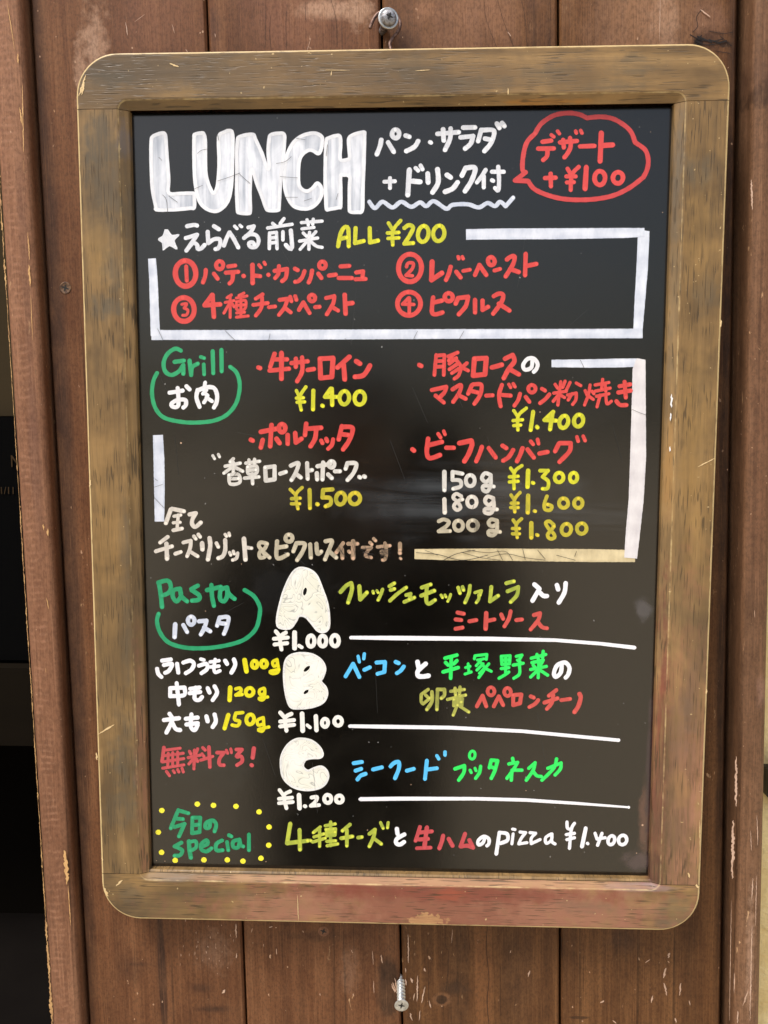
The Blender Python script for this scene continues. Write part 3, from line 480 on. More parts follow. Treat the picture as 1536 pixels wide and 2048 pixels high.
    k.bump(k.math('ADD', k.math('MULTIPLY', fi, .5), k.math('SUBTRACT', k.math('MULTIPLY', bl, .5), pf)), 0.35, 0.0006)
    return k.done(c, k.rng(bl, .3, .7, .38, .55))
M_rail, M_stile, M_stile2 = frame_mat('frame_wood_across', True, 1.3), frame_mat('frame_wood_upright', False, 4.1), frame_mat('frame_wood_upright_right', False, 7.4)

def frame_piece(name, cuts, mat, hx):
    bm = bmesh.new(); ly = bm.verts.layers.float.new('wear')
    vs = [bm.verts.new(c) for c in fv]
    for v, w_ in zip(vs, fwear): v[ly] = w_
    for f in ff: bm.faces.new([vs[i] for i in f])
    for co, no in cuts:
        g = bm.verts[:]+bm.edges[:]+bm.faces[:]
        bmesh.ops.bisect_plane(bm, geom=g, plane_co=co, plane_no=no, clear_outer=True)
    bmesh.ops.recalc_face_normals(bm, faces=bm.faces[:])
    # make normals face outwards: the front faces must look at -y
    s_ = sum(f.normal.y*f.calc_area() for f in bm.faces)
    if s_ > 0: bmesh.ops.reverse_faces(bm, faces=bm.faces[:])
    o = bm_obj(name, bm, mat, board, smooth=False)
    return o
JZ = 0.2043; G = 0.00012
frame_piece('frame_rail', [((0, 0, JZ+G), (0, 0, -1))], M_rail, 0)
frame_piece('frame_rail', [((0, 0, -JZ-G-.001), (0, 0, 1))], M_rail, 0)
for sx in (-1, 1):
    frame_piece('frame_stile', [((0, 0, JZ-G), (0, 0, 1)), ((0, 0, -JZ+G-.001), (0, 0, -1)), ((0, 0, 0), (-sx, 0, 0))], M_stile if sx < 0 else M_stile2, 0)

# black panel
k = K('black_board', 0.30, 0.92)
sm = k.noise((16, 16, 22), 4, 0.6, 0.5, (2, 0, 1)); fn = k.noise((900, 900, 900), 2, 0.5)
strk = k.noise((9, 9, 120), 3, 0.6, 0.8, (5, 0, 2))
c = k.mix(k.rng(sm, .35, .75), (0.0014, 0.0012, 0.0009), (0.0030, 0.0026, 0.0020))
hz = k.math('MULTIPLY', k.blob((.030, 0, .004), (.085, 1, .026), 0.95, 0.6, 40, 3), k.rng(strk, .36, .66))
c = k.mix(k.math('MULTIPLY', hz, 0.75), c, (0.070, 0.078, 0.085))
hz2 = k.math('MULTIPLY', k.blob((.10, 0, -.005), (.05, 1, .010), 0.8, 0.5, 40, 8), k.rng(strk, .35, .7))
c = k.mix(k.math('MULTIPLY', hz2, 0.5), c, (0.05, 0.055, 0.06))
for (cx, cz, rx, rz, cc, a) in ((.136, -.172, .0045, .030, srgb(96, 66, 54), .8), (.134, -.196, .012, .008, srgb(84, 68, 70), .6), (.1375, -.14, .0025, .06, srgb(50, 36, 42), .8), (.133, -.152, .0018, .006, srgb(190, 92, 60), .0),
                             (.115, .068, .02, .01, (0.004, 0.006, 0.004), .8), (.1315, -.055, .006, .008, srgb(86, 84, 88), .55), (-.06, -.045, .03, .02, (0.02, 0.021, 0.022), .35), (-.1, -.13, .03, .04, (0.014, 0.016, 0.015), .5)):
    if a: c = k.mix(k.math('MULTIPLY', k.blob((cx, 0, cz), (rx, 1, rz), .7, .7, 120, cx*9), a), c, cc)
ds = k.noise((420, 420, 420), 1, 0.5, 0, (1, 4, 2)); dm = k.noise((30, 30, 30), 2, 0.5, 0, (3, 3, 3))
c = k.mix(k.math('MULTIPLY', k.rng(ds, .765, .79), k.rng(dm, .4, .6)), c, (0.28, 0.28, 0.27))
k.bump(k.math('ADD', fn, k.math('MULTIPLY', strk, 0.4)), 0.10, 0.0001)
M_black = k.done(c, k.rng(sm, .3, .7, .15, .22))
k.b.inputs['Specular Tint'].default_value = (1.0, .95, .87, 1)
PX, PZ = 0.1388, 0.2044
pv = [(-PX, BOARD_D, -PZ), (PX, BOARD_D, -PZ), (PX, BOARD_D, PZ), (-PX, BOARD_D, PZ)]
pv += [(x, .0125, z) for x, _, z in pv]
panel = mesh_obj('black_panel', pv, [(0, 1, 2, 3), (7, 6, 5, 4), (0, 4, 5, 1), (1, 5, 6, 2), (2, 6, 7, 3), (3, 7, 4, 0)], M_black, board)

# inks: thin colour, thick colour
W = 1.0
INK = dict(
    white_a=((.55, .57, .62), (.92, .94, .97)), white_b=((.72, .72, .74), (.90, .90, .91)), white_c=((.46, .44, .40), (.86, .84, .78)),
    white_d=((.44, .50, .62), (.80, .84, .92)), white_e=((.48, .44, .39), (.86, .80, .70)), white_f=((.74, .74, .69), (.92, .91, .86)), white_g=((.80, .80, .86), (.93, .93, .95)),
    cream_a=((.30, .27, .19), (.72, .64, .48)), worn=((.20, .16, .10), (.66, .42, .28)),  # cream_a and the warm whites: warm glossy reflection put into the ink
    yellow_a=((.38, .42, .025), (.86, .80, .03)), yellow_b=((.27, .28, .03), (.80, .62, .04)), yellow_c=((.60, .56, .01), (.90, .80, .02)),
    red_a=((.52, .05, .05), (.70, .085, .08)), red_b=((.62, .06, .055), (.76, .09, .08)), red_c=((.56, .05, .045), (.80, .09, .075)), red_d=((.50, .07, .06), (.72, .11, .09)), red_e=((.46, .06, .07), (.62, .09, .10)),
    green_a=((.02, .28, .11), (.04, .46, .19)), green_b=((.01, .25, .10), (.03, .42, .19)), green_c=((.02, .75, .10), (.04, .88, .16)),
    lime=((.21, .29, .045), (.72, .76, .08)), olive=((.17, .19, .05), (.66, .66, .12)), blue=((.08, .48, .88), (.14, .60, .95)),
    bar_a=((.46, .51, .62), (.80, .84, .92)), bar_b=((.58, .55, .57), (.84, .82, .82)), bar_c=((.44, .36, .20), (.78, .66, .40)),
    fill_a=((.50, .52, .58), (.86, .87, .90)), dots=((.82, .74, .03), (.92, .84, .05)), faint=((.035, .035, .034), (.06, .06, .058)), scratch=((.035, .03, .03), (.02, .018, .016)))
MI = {}
for n_, (a, b) in INK.items():
    MI[n_] = ink_mat('ink_'+n_, a, b, 0.32, 0.10 if n_ in ('white_g', 'blue', 'green_c', 'yellow_c', 'dots') else 0.26)
# cream gesso of the big A, B, C: pale paint with wandering grey brush lines
def cream(name, base, deep, line, n1=0.0):
    k = K(name, 0.4, 0.5)
    a = k.noise((55, 55, 55), 2, 0.5, 1.2, (n1, 0, 2))
    s_ = k.math('ABSOLUTE', k.math('SINE', k.math('MULTIPLY', a, 44)))
    g = k.noise((70, 70, 70), 2, 0.5, 0, (n1, 5, 2))
    c = k.mix(k.rng(g, .35, .65), base, deep)
    f = k.math('MULTIPLY', k.rng(s_, 0.30, 0.0), k.rng(g, .30, .50))
    c = k.mix(k.math('MULTIPLY', f, 0.75), c, line)
    k.bump(k.math('ADD', s_, a), 0.2, 0.0003)
    return k.done(c)
k = K('ink_fill_a', .32, .5)
n1 = k.noise((260, 100, 22), 3, .6, .5, (1, 0, 0), (0, radians(6), 0)); n2 = k.noise((90, 90, 60), 3, .6, .6, (3, 0, 1))
MI['fill_a'] = k.done(k.mix(k.rng(k.math('ADD', k.math('MULTIPLY', n1, .6), k.math('MULTIPLY', n2, .4)), .36, .62), (.40, .44, .51), (.86, .89, .95)))
MI['fill_b'] = cream('gesso', (.86, .86, .80), (.78, .78, .66), (.28, .29, .27))
MI['fill_c'] = cream('gesso_edge', (.85, .85, .82), (.76, .77, .74), (.5, .5, .5), 3.0)

nseed = 0
for name, label, ink, w_, org, spec in TEXT:
    nseed += 1
    I = Ink(BOARD_D, 1e-4, nseed); I.run(spec, org, w_)
    o = I.obj(name, MI[ink], panel)
    if label and name != 'lettering': o['label'] = label
for name, ink, pts in BARS:
    nseed += 1
    I = Ink(BOARD_D, 9e-5 if ink in ('bar_a', 'bar_c') else 2.0e-4, nseed)
    dense = []; ws = []
    for (x0, y0, w0), (x1, y1, w1) in zip(pts, pts[1:]):
        n = max(2, int(math.hypot(x1-x0, y1-y0)/3))
        for i in range(n):
            t = i/n; dense.append((x0+(x1-x0)*t, y0+(y1-y0)*t)); ws.append(w0+(w1-w0)*t+I.R.uniform(-.5, .5)*(1 if w0 > 12 else .4))
    dense.append(pts[-1][:2]); ws.append(pts[-1][2])
    if w0 < 12: I.ribbon(dense, w0, .6, True, True, ws)
    else: I.ribbon(dense, w0, .55, False, False, ws)
    I.obj(name, MI[ink], panel)
for label, org, spec, holes, ow, fm, om in BUBBLE:
    nseed += 1
    P = [tuple(map(float, q.split(','))) for q in spec.split()]
    P = [(org[0]+x/4, org[1]+y/4) for x, y in P]
    C_P = []
    n = len(P)
    for i in range(n):
        p0, p1, p2, p3 = P[i-1], P[i], P[(i+1) % n], P[(i+2) % n]
        for j in range(5):
            t = j/5
            C_P.append(tuple(0.5*((2*p1[q])+(-p0[q]+p2[q])*t+(2*p0[q]-5*p1[q]+4*p2[q]-p3[q])*t*t+(-p0[q]+3*p1[q]-3*p2[q]+p3[q])*t**3) for q in (0, 1)))
    lp = [[Vector((x, y, 0)) for x, y in C_P]]; flat = list(C_P)
    for (hx, hy, rx, ry, tl) in holes:
        H = []
        for i in range(16):
            a = 2*pi*i/16; t = radians(tl); ex, ey = rx*cos(a), ry*sin(a)
            H.append((org[0]+(hx+ex*cos(t)-ey*sin(t))/4, org[1]+(hy+ex*sin(t)+ey*cos(t))/4))
        lp.append([Vector((x, y, 0)) for x, y in reversed(H)]); flat += list(reversed(H))
    tri = tessellate_polygon(lp)
    vs = []
    for x, y in flat:
        q = at(x, y, BOARD_D); q.y -= 9e-5; vs.append(q)
    fill = mesh_obj('bubble_letter', vs, [tuple(t) for t in tri], MI[fm], panel, attrs={'ink': [0.45+.35*sin(x*.3)*cos(y*.13) for x, y in flat]})
    fill['label'] = label
    I = Ink(BOARD_D, 1.3e-4, nseed); I.ribbon(C_P+[C_P[0]], ow/4, .62, False, False)
    I.obj('letter_outline', MI[om], panel)
# star before the starter line
st = [(165, 875), (190, 875), (215, 920), (285, 915), (245, 965), (270, 1035), (205, 1010), (150, 1045), (145, 985), (113, 955), (152, 935)]
I = Ink(BOARD_D, 1.2e-4, 77)
h0 = I.lift_(); cidx = I.vert(288+198/4, 240+960/4, h0, .5)
ring = [I.vert(288+x/4, 240+y/4, h0, .45) for x, y in st]
for i in range(len(st)): I.f.append((cidx, ring[(i+1) % len(st)], ring[i]))
I.run("@12/170,882 152,930 118,955 150,985 155,1038/190,882 225,925 278,920 240,965 262,1030 205,1003 160,1035/@20/175,920 250,1010", A_, 12)
I.obj('star', MI['white_a'], panel)
for i, (x, y) in enumerate(DOTS):
    I = Ink(BOARD_D, 1.2e-4, 200+i); I.disc(P_[0]+x/4, P_[1]+y/4, 5.3, .8, rx=5.6, n=16)
    I.obj('dot', MI['dots'], panel)
I = Ink(BOARD_D, 4.5e-4, 99); I.run(SCRATCH, A_, 3); o = I.obj('scratch', MI['scratch'], panel); o['kind'] = 'stuff'
I = Ink(BOARD_D, 1.2e-4, 98)
R9 = random.Random(5)
for (x, y, r) in ((1285, 1650, 2.2), (1273, 1706, 1.2), (1052, 1581, 1.0), (362, 886, 2.0), (1080, 824, 1.2), (532, 1723, 1.0), (313, 1721, .9), (330, 1722, .9), (411, 1222, 1), (483, 1128, .9), (1301, 264, .8), (1325, 425, 1.0), (735, 1660, 1.1), (822, 1569, 1)):
    I.disc(x, y, r, 0.7, n=6)
o = I.obj('paint_fleck', MI['worn'], panel); o['kind'] = 'stuff'

I = Ink(BOARD_D, 6e-5, 97); I.run(FAINT, (0, 0), 1.6); o = I.obj('hairline_scratch', MI['faint'], panel); o['kind'] = 'stuff'

# pale nicks on the frame
M_nick = ink_mat('bare_wood', srgb(205, 172, 118), srgb(232, 206, 156), 0.6)
M_white = ink_mat('white_paint', (.8, .8, .78), (.9, .9, .9), 0.5)
def nicks(Y, items, seed, mat, parent, name='nick', lift=1.5e-4):
    I = Ink(Y, lift, seed); R = random.Random(seed)
    if name == 'paint_chip': items = [(a, b, c_, d, w_*.78) for a, b, c_, d, w_ in items]
    for x0, y0, x1, y1, w_ in items:
        n = max(4, int(math.hypot(x1-x0, y1-y0)/3)); pts = []; ws = []
        for i in range(n+1):
            t = i/n; pts.append((x0+(x1-x0)*t+R.uniform(-.24, .24)*w_, y0+(y1-y0)*t)); ws.append(max(.3, w_*(sin(pi*min(1, t*.94+.03))**.6)*R.uniform(.55, 1.15)))
        I.ribbon(pts, w_, .5, False, False, ws)
    o = I.obj(name, mat, parent); o['kind'] = 'stuff'; return o
nicks(0, [(340, 127, 357, 134, 4), (662, 152, 663, 142, 2), (1016, 176, 1016, 190, 2.5), (197, 1468, 228, 1449, 3.5), (1395, 934, 1430, 916, 2.5), (164, 190, 168, 165, 5), (158, 192, 172, 150, 4), (193, 1505, 194, 1520, 4.5), (204, 1710, 205, 1722, 4),
          (208, 1775, 216, 1792, 6), (180, 975, 181, 960, 4.5), (1442, 640, 1440, 655, 3.5), (1413, 1388, 1412, 1378, 5), (1399, 1640, 1400, 1700, 1.5), (1392, 1768, 1397, 1776, 5), (595, 1790, 597, 1842, 1.4), (1375, 1745, 1380, 1755, 4), (232, 1772, 245, 1760, 4), (830, 142, 860, 140, 1.6), (640, 140, 700, 141, 1.2)], 3, M_nick, board)
nicks(0.0012, [(1343, 788, 1342, 815, 4.5), (1341, 826, 1340, 842, 3.5), (1339, 893, 1339, 903, 3)], 4, M_white, board, 'paint_splash', 4e-4)

# ================================================================ hook wire
def tube(name, pts, r, mat, parent, n=10, taper=None):
    v = []; f = []; m_ = len(pts); up0 = None
    for i, p in enumerate(pts):
        d = (pts[min(m_-1, i+1)]-pts[max(0, i-1)]).normalized()
        if up0 is None: up0 = d.orthogonal().normalized()
        up0 = (up0-d*up0.dot(d)).normalized(); s_ = d.cross(up0)
        rr = r*(taper[i] if taper else 1)
        for j in range(n):
            a = 2*pi*j/n; v.append(p+(up0*cos(a)+s_*sin(a))*rr)
    for i in range(m_-1):
        for j in range(n): f.append((i*n+j, i*n+(j+1) % n, (i+1)*n+(j+1) % n, (i+1)*n+j))
    f.append(tuple(reversed(range(n)))); f.append(tuple((m_-1)*n+j for j in range(n)))
    return mesh_obj(name, v, f, mat, parent, smooth=True)
k = K('rusty_wire', 0.45, 0.5, 0.55)
nz = k.noise((600, 600, 600), 3, .6)
M_wire = k.done(k.mix(k.rng(nz, .35, .65), srgb(78, 55, 46), srgb(132, 106, 94)), k.rng(nz, .3, .7, .35, .6))
hk = [(781.5, 103, .008), (781, 96, .009), (779.5, 88, .0095), (785, 77, .0105), (794, 66, .011), (799.5, 55, .0115), (800, 45, .012), (795, 34, .0125), (785, 26, .013), (771, 23, .013), (758, 26, .0125), (750, 34, .0122), (744, 45, .012), (740, 57, .012)]
wpts = [at(x, y, Y) for x, y, Y in hk]
dense = []
for i in range(len(wpts)-1):
    p0, p1, p2, p3 = wpts[max(0, i-1)], wpts[i], wpts[i+1], wpts[min(len(wpts)-1, i+2)]
    for j in range(6):
        t = j/6; dense.append(0.5*((2*p1)+(p2-p0)*t+(2*p0-5*p1+4*p2-p3)*t*t+(3*p1-p0-3*p2+p3)*t**3))
dense.append(wpts[-1])
tube('hook', dense, 0.00088, M_wire, board)

# ================================================================ screws
k = K('zinc', 0.38, 0.5, 0.85); nz = k.noise((450, 450, 450), 3, .6)
k.bump(nz, .2, .0003)
M_zinc = k.done(k.mix(k.rng(nz, .35, .7), (.46, .47, .46), (.72, .73, .71)), k.rng(nz, .3, .7, .34, .5))
k = K('zinc_weathered', 0.5, 0.5, 0.8); nz = k.noise((380, 380, 380), 4, .7, .6); k.bump(nz, .5, .0006)
M_zold = k.done(k.mix(k.rng(nz, .38, .62), (.13, .115, .11), (.46, .47, .50)), k.rng(nz, .3, .7, .4, .65))
k = K('recess_dark', .6, .3, .3); M_rec = k.done((.03, .028, .026))
k = K('painted_screw', .5, .4, .2); nz = k.noise((500, 500, 500), 3, .6)
M_pscr = k.done(k.mix(k.rng(nz, .4, .65), srgb(62, 40, 28), srgb(128, 100, 74)))
def frame_of(ax):
    u = ax.orthogonal().normalized(); return u, ax.cross(u)
def lathe(name, base, ax, prof, mat, parent, n=40):
    u, v_ = frame_of(ax); vs = []; f = []
    for (t, r) in prof:
        for j in range(n):
            a = 2*pi*j/n; vs.append(base+ax*t+(u*cos(a)+v_*sin(a))*r)
    for i in range(len(prof)-1):
        for j in range(n): f.append((i*n+j, i*n+(j+1) % n, (i+1)*n+(j+1) % n, (i+1)*n+j))
    f.append(tuple(reversed(range(n)))); f.append(tuple((len(prof)-1)*n+j for j in range(n)))
    o = mesh_obj(name, vs, f, mat, parent, smooth=True); return o
def cross_cut(hp, ax, R, up, mat, parent, lift):
    s_ = ax.cross(up).normalized(); u = s_.cross(ax).normalized(); vs = []; f = []
    for a, b in ((s_, u), (u, s_)):
        b0 = len(vs)
        for (p, q) in ((-.95, -.06), (-.45, -.22), (.45, -.22), (.95, -.06), (.95, .06), (.45, .22), (-.45, .22), (-.95, .06)):
            vs.append(hp+ax*lift+a*(p*R)+b*(q*R))
        f.append(tuple(range(b0, b0+8))); lift += 4e-5
    return mesh_obj('cross_recess', vs, f, mat, parent)
def screw(label, base_px, head_px, wallY, headY, kind, up, R, parent=None, group='zinc screws in the plank wall'):
    b = at(*base_px, wallY); h = at(*head_px, headY); ax = (h-b).normalized(); L = (h-b).length
    root = empty('screw', tuple(b)); tag(root, label, 'screw', group)
    z = Vector((0, 0, 0))
    r0 = .0018; prof = [(-.008, r0*.8)]
    if kind == 'sunk':
        n = 90; vs = []; f = []; u, v_ = frame_of(ax); m_ = 20
        for i in range(n+1):                                   # threaded shank
            t = -.004+(L-.0015+.004)*i/n
            for j in range(m_):
                a = 2*pi*j/m_; ph = (t/.0023 - j/m_) % 1.0; rr = r0*(.84+.62*max(0, 1-abs(ph-.5)*4.2))
                vs.append(ax*t+(u*cos(a)+v_*sin(a))*rr)
        for i in range(n):
            for j in range(m_): f.append((i*m_+j, i*m_+(j+1) % m_, (i+1)*m_+(j+1) % m_, (i+1)*m_+j))
        mesh_obj('shank', vs, f, M_zinc, root, smooth=True)
        lathe('screw_head', z, ax, [(L-.0030, .0017), (L-.0022, .0021), (L-.0008, R*.88), (L-.0003, R*.985), (L, R), (L+.0001, R*.97), (L+.00012, R*.72), (L+.0001, R*.1)], M_zinc, root)
        cross_cut(ax*L, ax, R*.52, up, M_rec, root, .00016)
    else:
        lathe('shank', z, ax, [(-.004, .0020), (0, .0020), (L-.002, .0021)], M_zold, root)
        lathe('washer', z, ax, [(L-.0026, .0024), (L-.0024, R*1.0), (L-.0018, R*1.06), (L-.0012, R*1.04), (L-.0010, R*.96), (L-.0012, R*.86)], M_zinc, root)
        lathe('screw_head', z, ax, [(L-.0014, R*.84), (L-.0008, R*.82), (L-.0002, R*.78), (L+.0005, R*.66), (L+.0010, R*.46), (L+.0012, R*.1)], M_zold, root)
        cross_cut(ax*L, ax, R*.42, up, M_rec, root, .00128)
    return root
screw('zinc pan head screw above the board holding its bent wire hook', (766, 60), (778, 34), .020, .0055, 'pan', Vector((.35, 0, .9)), .0050)
screw('long zinc screw sticking out of the planks below the board', (801.5, 1964), (803, 2011), .020, .0035, 'sunk', Vector((.2, 0, .95)), .0040)

# ================================================================ THE WALL
WY = 0.020
wall = empty('plank_wall', (0, 0, 0)); tag(wall, 'dark brown stained plank wall behind the menu board', 'wall')
D1, D2, D3 = srgb(62, 38, 24), srgb(104, 66, 41), srgb(142, 100, 68)
E1, E2, E3 = srgb(56, 35, 20), srgb(92, 59, 33), srgb(132, 92, 56)
pale = srgb(205, 168, 140)
seams = [-.1903, -.0959, -.0038, .0882, .1803]
def bl(px, py, rx, ry, colr, amt, edge=.8, wob=.6, ws=90, Y=WY):
    u, v = wall_uv(at(px, py, Y)); return (u, v, rx*.00026, ry*.00026, colr, amt, edge, wob, ws)
plankblobs = [  # pale plank tops: faded wood, plus brightness and glare put into the colour
 [bl(190, 90, 40, 110, pale, .55, .9, .9, 160), bl(160, 150, 18, 90, pale, .5, .9, .9, 200), bl(105, 1000, 62, 1700, srgb(62, 42, 32), .92, .4, .15, 20), bl(300, 30, 130, 150, srgb(134, 92, 70), .5, .9, .5, 50), bl(325, 1950, 11, 190, srgb(50, 32, 26), .85, .35, .1, 40), bl(425, 2018, 62, 11, srgb(54, 35, 26), .85, .9, .35, 60), bl(400, 1975, 46, 18, srgb(60, 40, 30), .6, .9, .5), bl(278, 1928, 40, 9, srgb(58, 38, 28), .6, .9, .5), bl(430, 1900, 60, 70, pale, .18, .9, .8, 300), bl(265, 1940, 45, 60, srgb(60, 40, 30), .4)],
 [bl(590, 20, 170, 170, srgb(134, 92, 70), .7, .9, .5, 50), bl(660, 18, 100, 26, pale, .6, .8, .6, 120), bl(720, 25, 40, 40, pale, .5, .8, .9, 300), bl(430, 60, 20, 50, srgb(70, 46, 38), .5), bl(775, 1975, 34, 110, srgb(42, 31, 24), .85, .6, .5), bl(690, 1960, 3, 160, srgb(58, 38, 26), .7, .5, .2, 40), bl(640, 1960, 10, 240, srgb(120, 80, 52), .35, .8, .2, 40), bl(590, 1960, 14, 300, srgb(122, 82, 54), .35, .8, .2, 40), bl(640, 1870, 120, 20, srgb(56, 38, 28), .5), bl(700, 1940, 30, 80, pale, .15, .9, .9, 300), bl(700, 1820, 260, 60, srgb(58, 38, 28), .5)],
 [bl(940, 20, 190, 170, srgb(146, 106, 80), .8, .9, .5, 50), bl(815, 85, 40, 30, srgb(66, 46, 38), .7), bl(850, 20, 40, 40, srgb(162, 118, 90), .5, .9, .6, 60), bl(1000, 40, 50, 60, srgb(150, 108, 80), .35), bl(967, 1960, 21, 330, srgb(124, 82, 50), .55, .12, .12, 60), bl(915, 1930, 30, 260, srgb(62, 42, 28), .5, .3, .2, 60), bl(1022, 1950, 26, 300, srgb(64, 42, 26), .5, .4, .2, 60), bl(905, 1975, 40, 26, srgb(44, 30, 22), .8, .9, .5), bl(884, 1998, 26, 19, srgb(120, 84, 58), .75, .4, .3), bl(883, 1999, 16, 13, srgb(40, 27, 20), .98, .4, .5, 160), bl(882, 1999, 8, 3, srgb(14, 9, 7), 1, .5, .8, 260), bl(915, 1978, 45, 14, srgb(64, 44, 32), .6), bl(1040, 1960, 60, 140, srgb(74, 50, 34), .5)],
 [bl(1290, 20, 190, 190, srgb(150, 112, 84), .85, .9, .5, 50), bl(1330, 50, 40, 90, pale, .35, .9, .9, 160), bl(1420, 40, 60, 60, srgb(150, 112, 92), .35), bl(1418, 80, 36, 26, srgb(50, 30, 22), .65, .6, .9, 200), bl(1395, 85, 14, 10, srgb(16, 9, 8), 1, .5, .8, 300), bl(1450, 88, 22, 8, srgb(18, 10, 9), .9, .5, .8, 300), bl(1455, 1000, 26, 1500, srgb(42, 27, 19), .88, .5, .15, 20), bl(1160, 2035, 28, 4, srgb(40, 26, 20), .8, .5), bl(1250, 1880, 60, 40, srgb(64, 44, 36), .5)],  # long dark strip by the right seam: the board's cast shadow painted in
]
planks = []
for i in range(4):
    u0, u1 = seams[i]+.0006, seams[i+1]-.0006
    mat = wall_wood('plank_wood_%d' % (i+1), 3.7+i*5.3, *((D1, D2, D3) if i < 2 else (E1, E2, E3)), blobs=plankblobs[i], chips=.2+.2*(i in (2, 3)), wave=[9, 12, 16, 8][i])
    ch, v0, v1 = .0011, -1.05, .75
    prof = [(u0, WY+.016), (u0, WY+ch*1.3), (u0+ch, WY+.0001), (u0+ch*1.5, WY)]
    prof += [(u0+(u1-u0)*t, WY-.00025*sin(pi*t)) for t in (.15, .35, .5, .65, .85)]
    prof += [(u1-ch*1.5, WY), (u1-ch, WY+.0001), (u1, WY+ch*1.3), (u1, WY+.016)]
    vs = [(u, y, v) for v in (v0, v1) for u, y in prof]; n = len(prof)
    fs = [(j, j+1, n+j+1, n+j) for j in range(n-1)] + [tuple(range(n-1, -1, -1)), tuple(range(n, 2*n)), (n-1, 0, n, 2*n-1)]
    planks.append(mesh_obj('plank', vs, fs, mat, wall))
wall.rotation_euler = (0, -WT, 0)
k = K('dark_backing', .9, .1); M_back = k.done((.006, .004, .0035))
mesh_obj('backing', [(-.200, .040, -1.05), (.20, .040, -1.05), (.20, .040, .75), (-.200, .040, .75)], [(0, 1, 2, 3)], M_back, wall)

# door posts either side of the planks
def post(u0, u1, y0, r, mat, name='post'):
    prof = [(u0, .055)]
    for j in range(7):
        a = pi/2*j/6; prof.append((u0+r*(1-cos(a))*1.0, y0+r*(1-sin(a))))
    for t in (.2, .4, .6, .8): prof.append((u0+r+(u1-u0-2*r)*t, y0-.0003*sin(pi*t)))
    for j in range(7):
        a = pi/2*j/6; prof.append((u1-r*(1-sin(a)), y0+r*(1-cos(a))))
    prof.append((u1, .055)); n = len(prof)
    vs = [(u, y, v) for v in (-1.05, .75) for u, y in prof]
    fs = [(j, j+1, n+j+1, n+j) for j in range(n-1)] + [tuple(range(n-1, -1, -1)), tuple(range(n, 2*n)), (n-1, 0, n, 2*n-1)]
    o = mesh_obj(name, vs, fs, mat, wall); 
    for p in o.data.polygons: p.use_smooth = False
    return o
LY, RY = .0125, .008
uL = (wall_uv(at(5, 500, LY))[0]+wall_uv(at(103, 2048, LY))[0])/2
uR = (wall_uv(at(1533, 1520, RY))[0]+wall_uv(at(1515, 2048, RY))[0])/2+.0008
k_blobs_L = [bl(30, 700, 16, 900, srgb(150, 108, 82), .28, .8, .8, 40, LY), bl(52, 560, 14, 420, srgb(104, 72, 58), .5, .8, .4, 30, LY), bl(70, 900, 18, 300, srgb(100, 72, 62), .5, .8, .4, 30, LY), bl(60, 1750, 60, 420, srgb(92, 60, 42), .8, .9, .4, 30, LY)]
matL = wall_wood('post_wood_left', 21.0, srgb(88, 58, 42), srgb(128, 88, 64), srgb(166, 122, 92), blobs=k_blobs_L, chips=.2, wave=5, chatter=(uL+.0072, .0062))
k_blobs_R = [bl(1525, 190, 30, 30, srgb(26, 16, 13), .75, .6, .9, 200, RY), bl(1520, 150, 40, 40, srgb(72, 50, 40), .5, .8, .7, 90, RY), bl(1520, 900, 40, 500, srgb(140, 96, 70), .3, .9, .5, 30, RY), bl(1500, 1900, 12, 200, pale, .35, .8, .9, 200, RY), bl(1525, 1380, 20, 50, srgb(160, 124, 106), .5, .8, .8, 90, RY)]
matR = wall_wood('post_wood_right', 33.0, srgb(70, 49, 35), srgb(110, 79, 56), srgb(150, 112, 84), blobs=k_blobs_R, chips=.7, wave=6)
lpost = post(uL, -.1916, LY, .0036, matL); rpost = post(.1838, uR, RY, .0040, matR)
lpost['label'] = 'left post with pale planer marks'; rpost['label'] = 'right post beside the yellow plaster'
# planer chatter marks are shallow cross ridges on the left post
t = matL.node_tree
# chips and bare edges
M_chip = ink_mat('bare_timber', srgb(176, 128, 76), srgb(222, 180, 120), 0.7)
M_edge = ink_mat('worn_timber', srgb(132, 92, 58), srgb(214, 172, 112), 0.7, .5)
M_chipw = ink_mat('pale_chip', srgb(170, 136, 112), srgb(212, 180, 156), 0.7)
M_crack = ink_mat('crack', srgb(20, 12, 10), srgb(14, 8, 7), 0.8)
def on_wall(o):
    o.matrix_parent_inverse = Matrix.Rotation(-WT, 4, 'Y').inverted(); return o
R3 = random.Random(11)
it = [(45, 170, 48, 305, 2.5), (40, 215, 45, 250, 4), (47, 320, 49, 345, 0.1), (36, 108, 37, 127, 5), (16, 10, 30, 100, 2), (59, 530, 61, 572, 6), (56, 465, 60, 520, 3), (62, 590, 66, 680, 1.8), (87, 1048, 88, 1060, 4), (96, 1057, 97, 1072, 5.5), (94, 1195, 98, 1218, 2.5), (130, 1700, 136, 1760, 11), (132, 1720, 135, 1768, 8), (137, 1770, 142, 1850, 2.5), (92, 1335, 93, 1345, 1.5)]
on_wall(nicks(LY, it, 5, M_chip, wall, 'paint_chip', 4e-4))
edge = []
y = 300.0
while y < 2048:
    xe = 5+(103-5)*(y-500)/1548; L_ = R3.choice((R3.uniform(4, 16), R3.uniform(15, 60)))
    big = 3.2 if y > 1830 else (2.2 if y < 560 else 1.0)
    edge.append((xe+3.2+R3.uniform(-.3, .8), y, xe+3.2+L_*.063+R3.uniform(-.3, .8), y+L_, R3.uniform(.8, 2.6)*big)); y += L_*R3.uniform(.5, 1.05)
on_wall(nicks(LY+.0013, edge, 6, M_edge, wall, 'worn_edge', 7e-4))
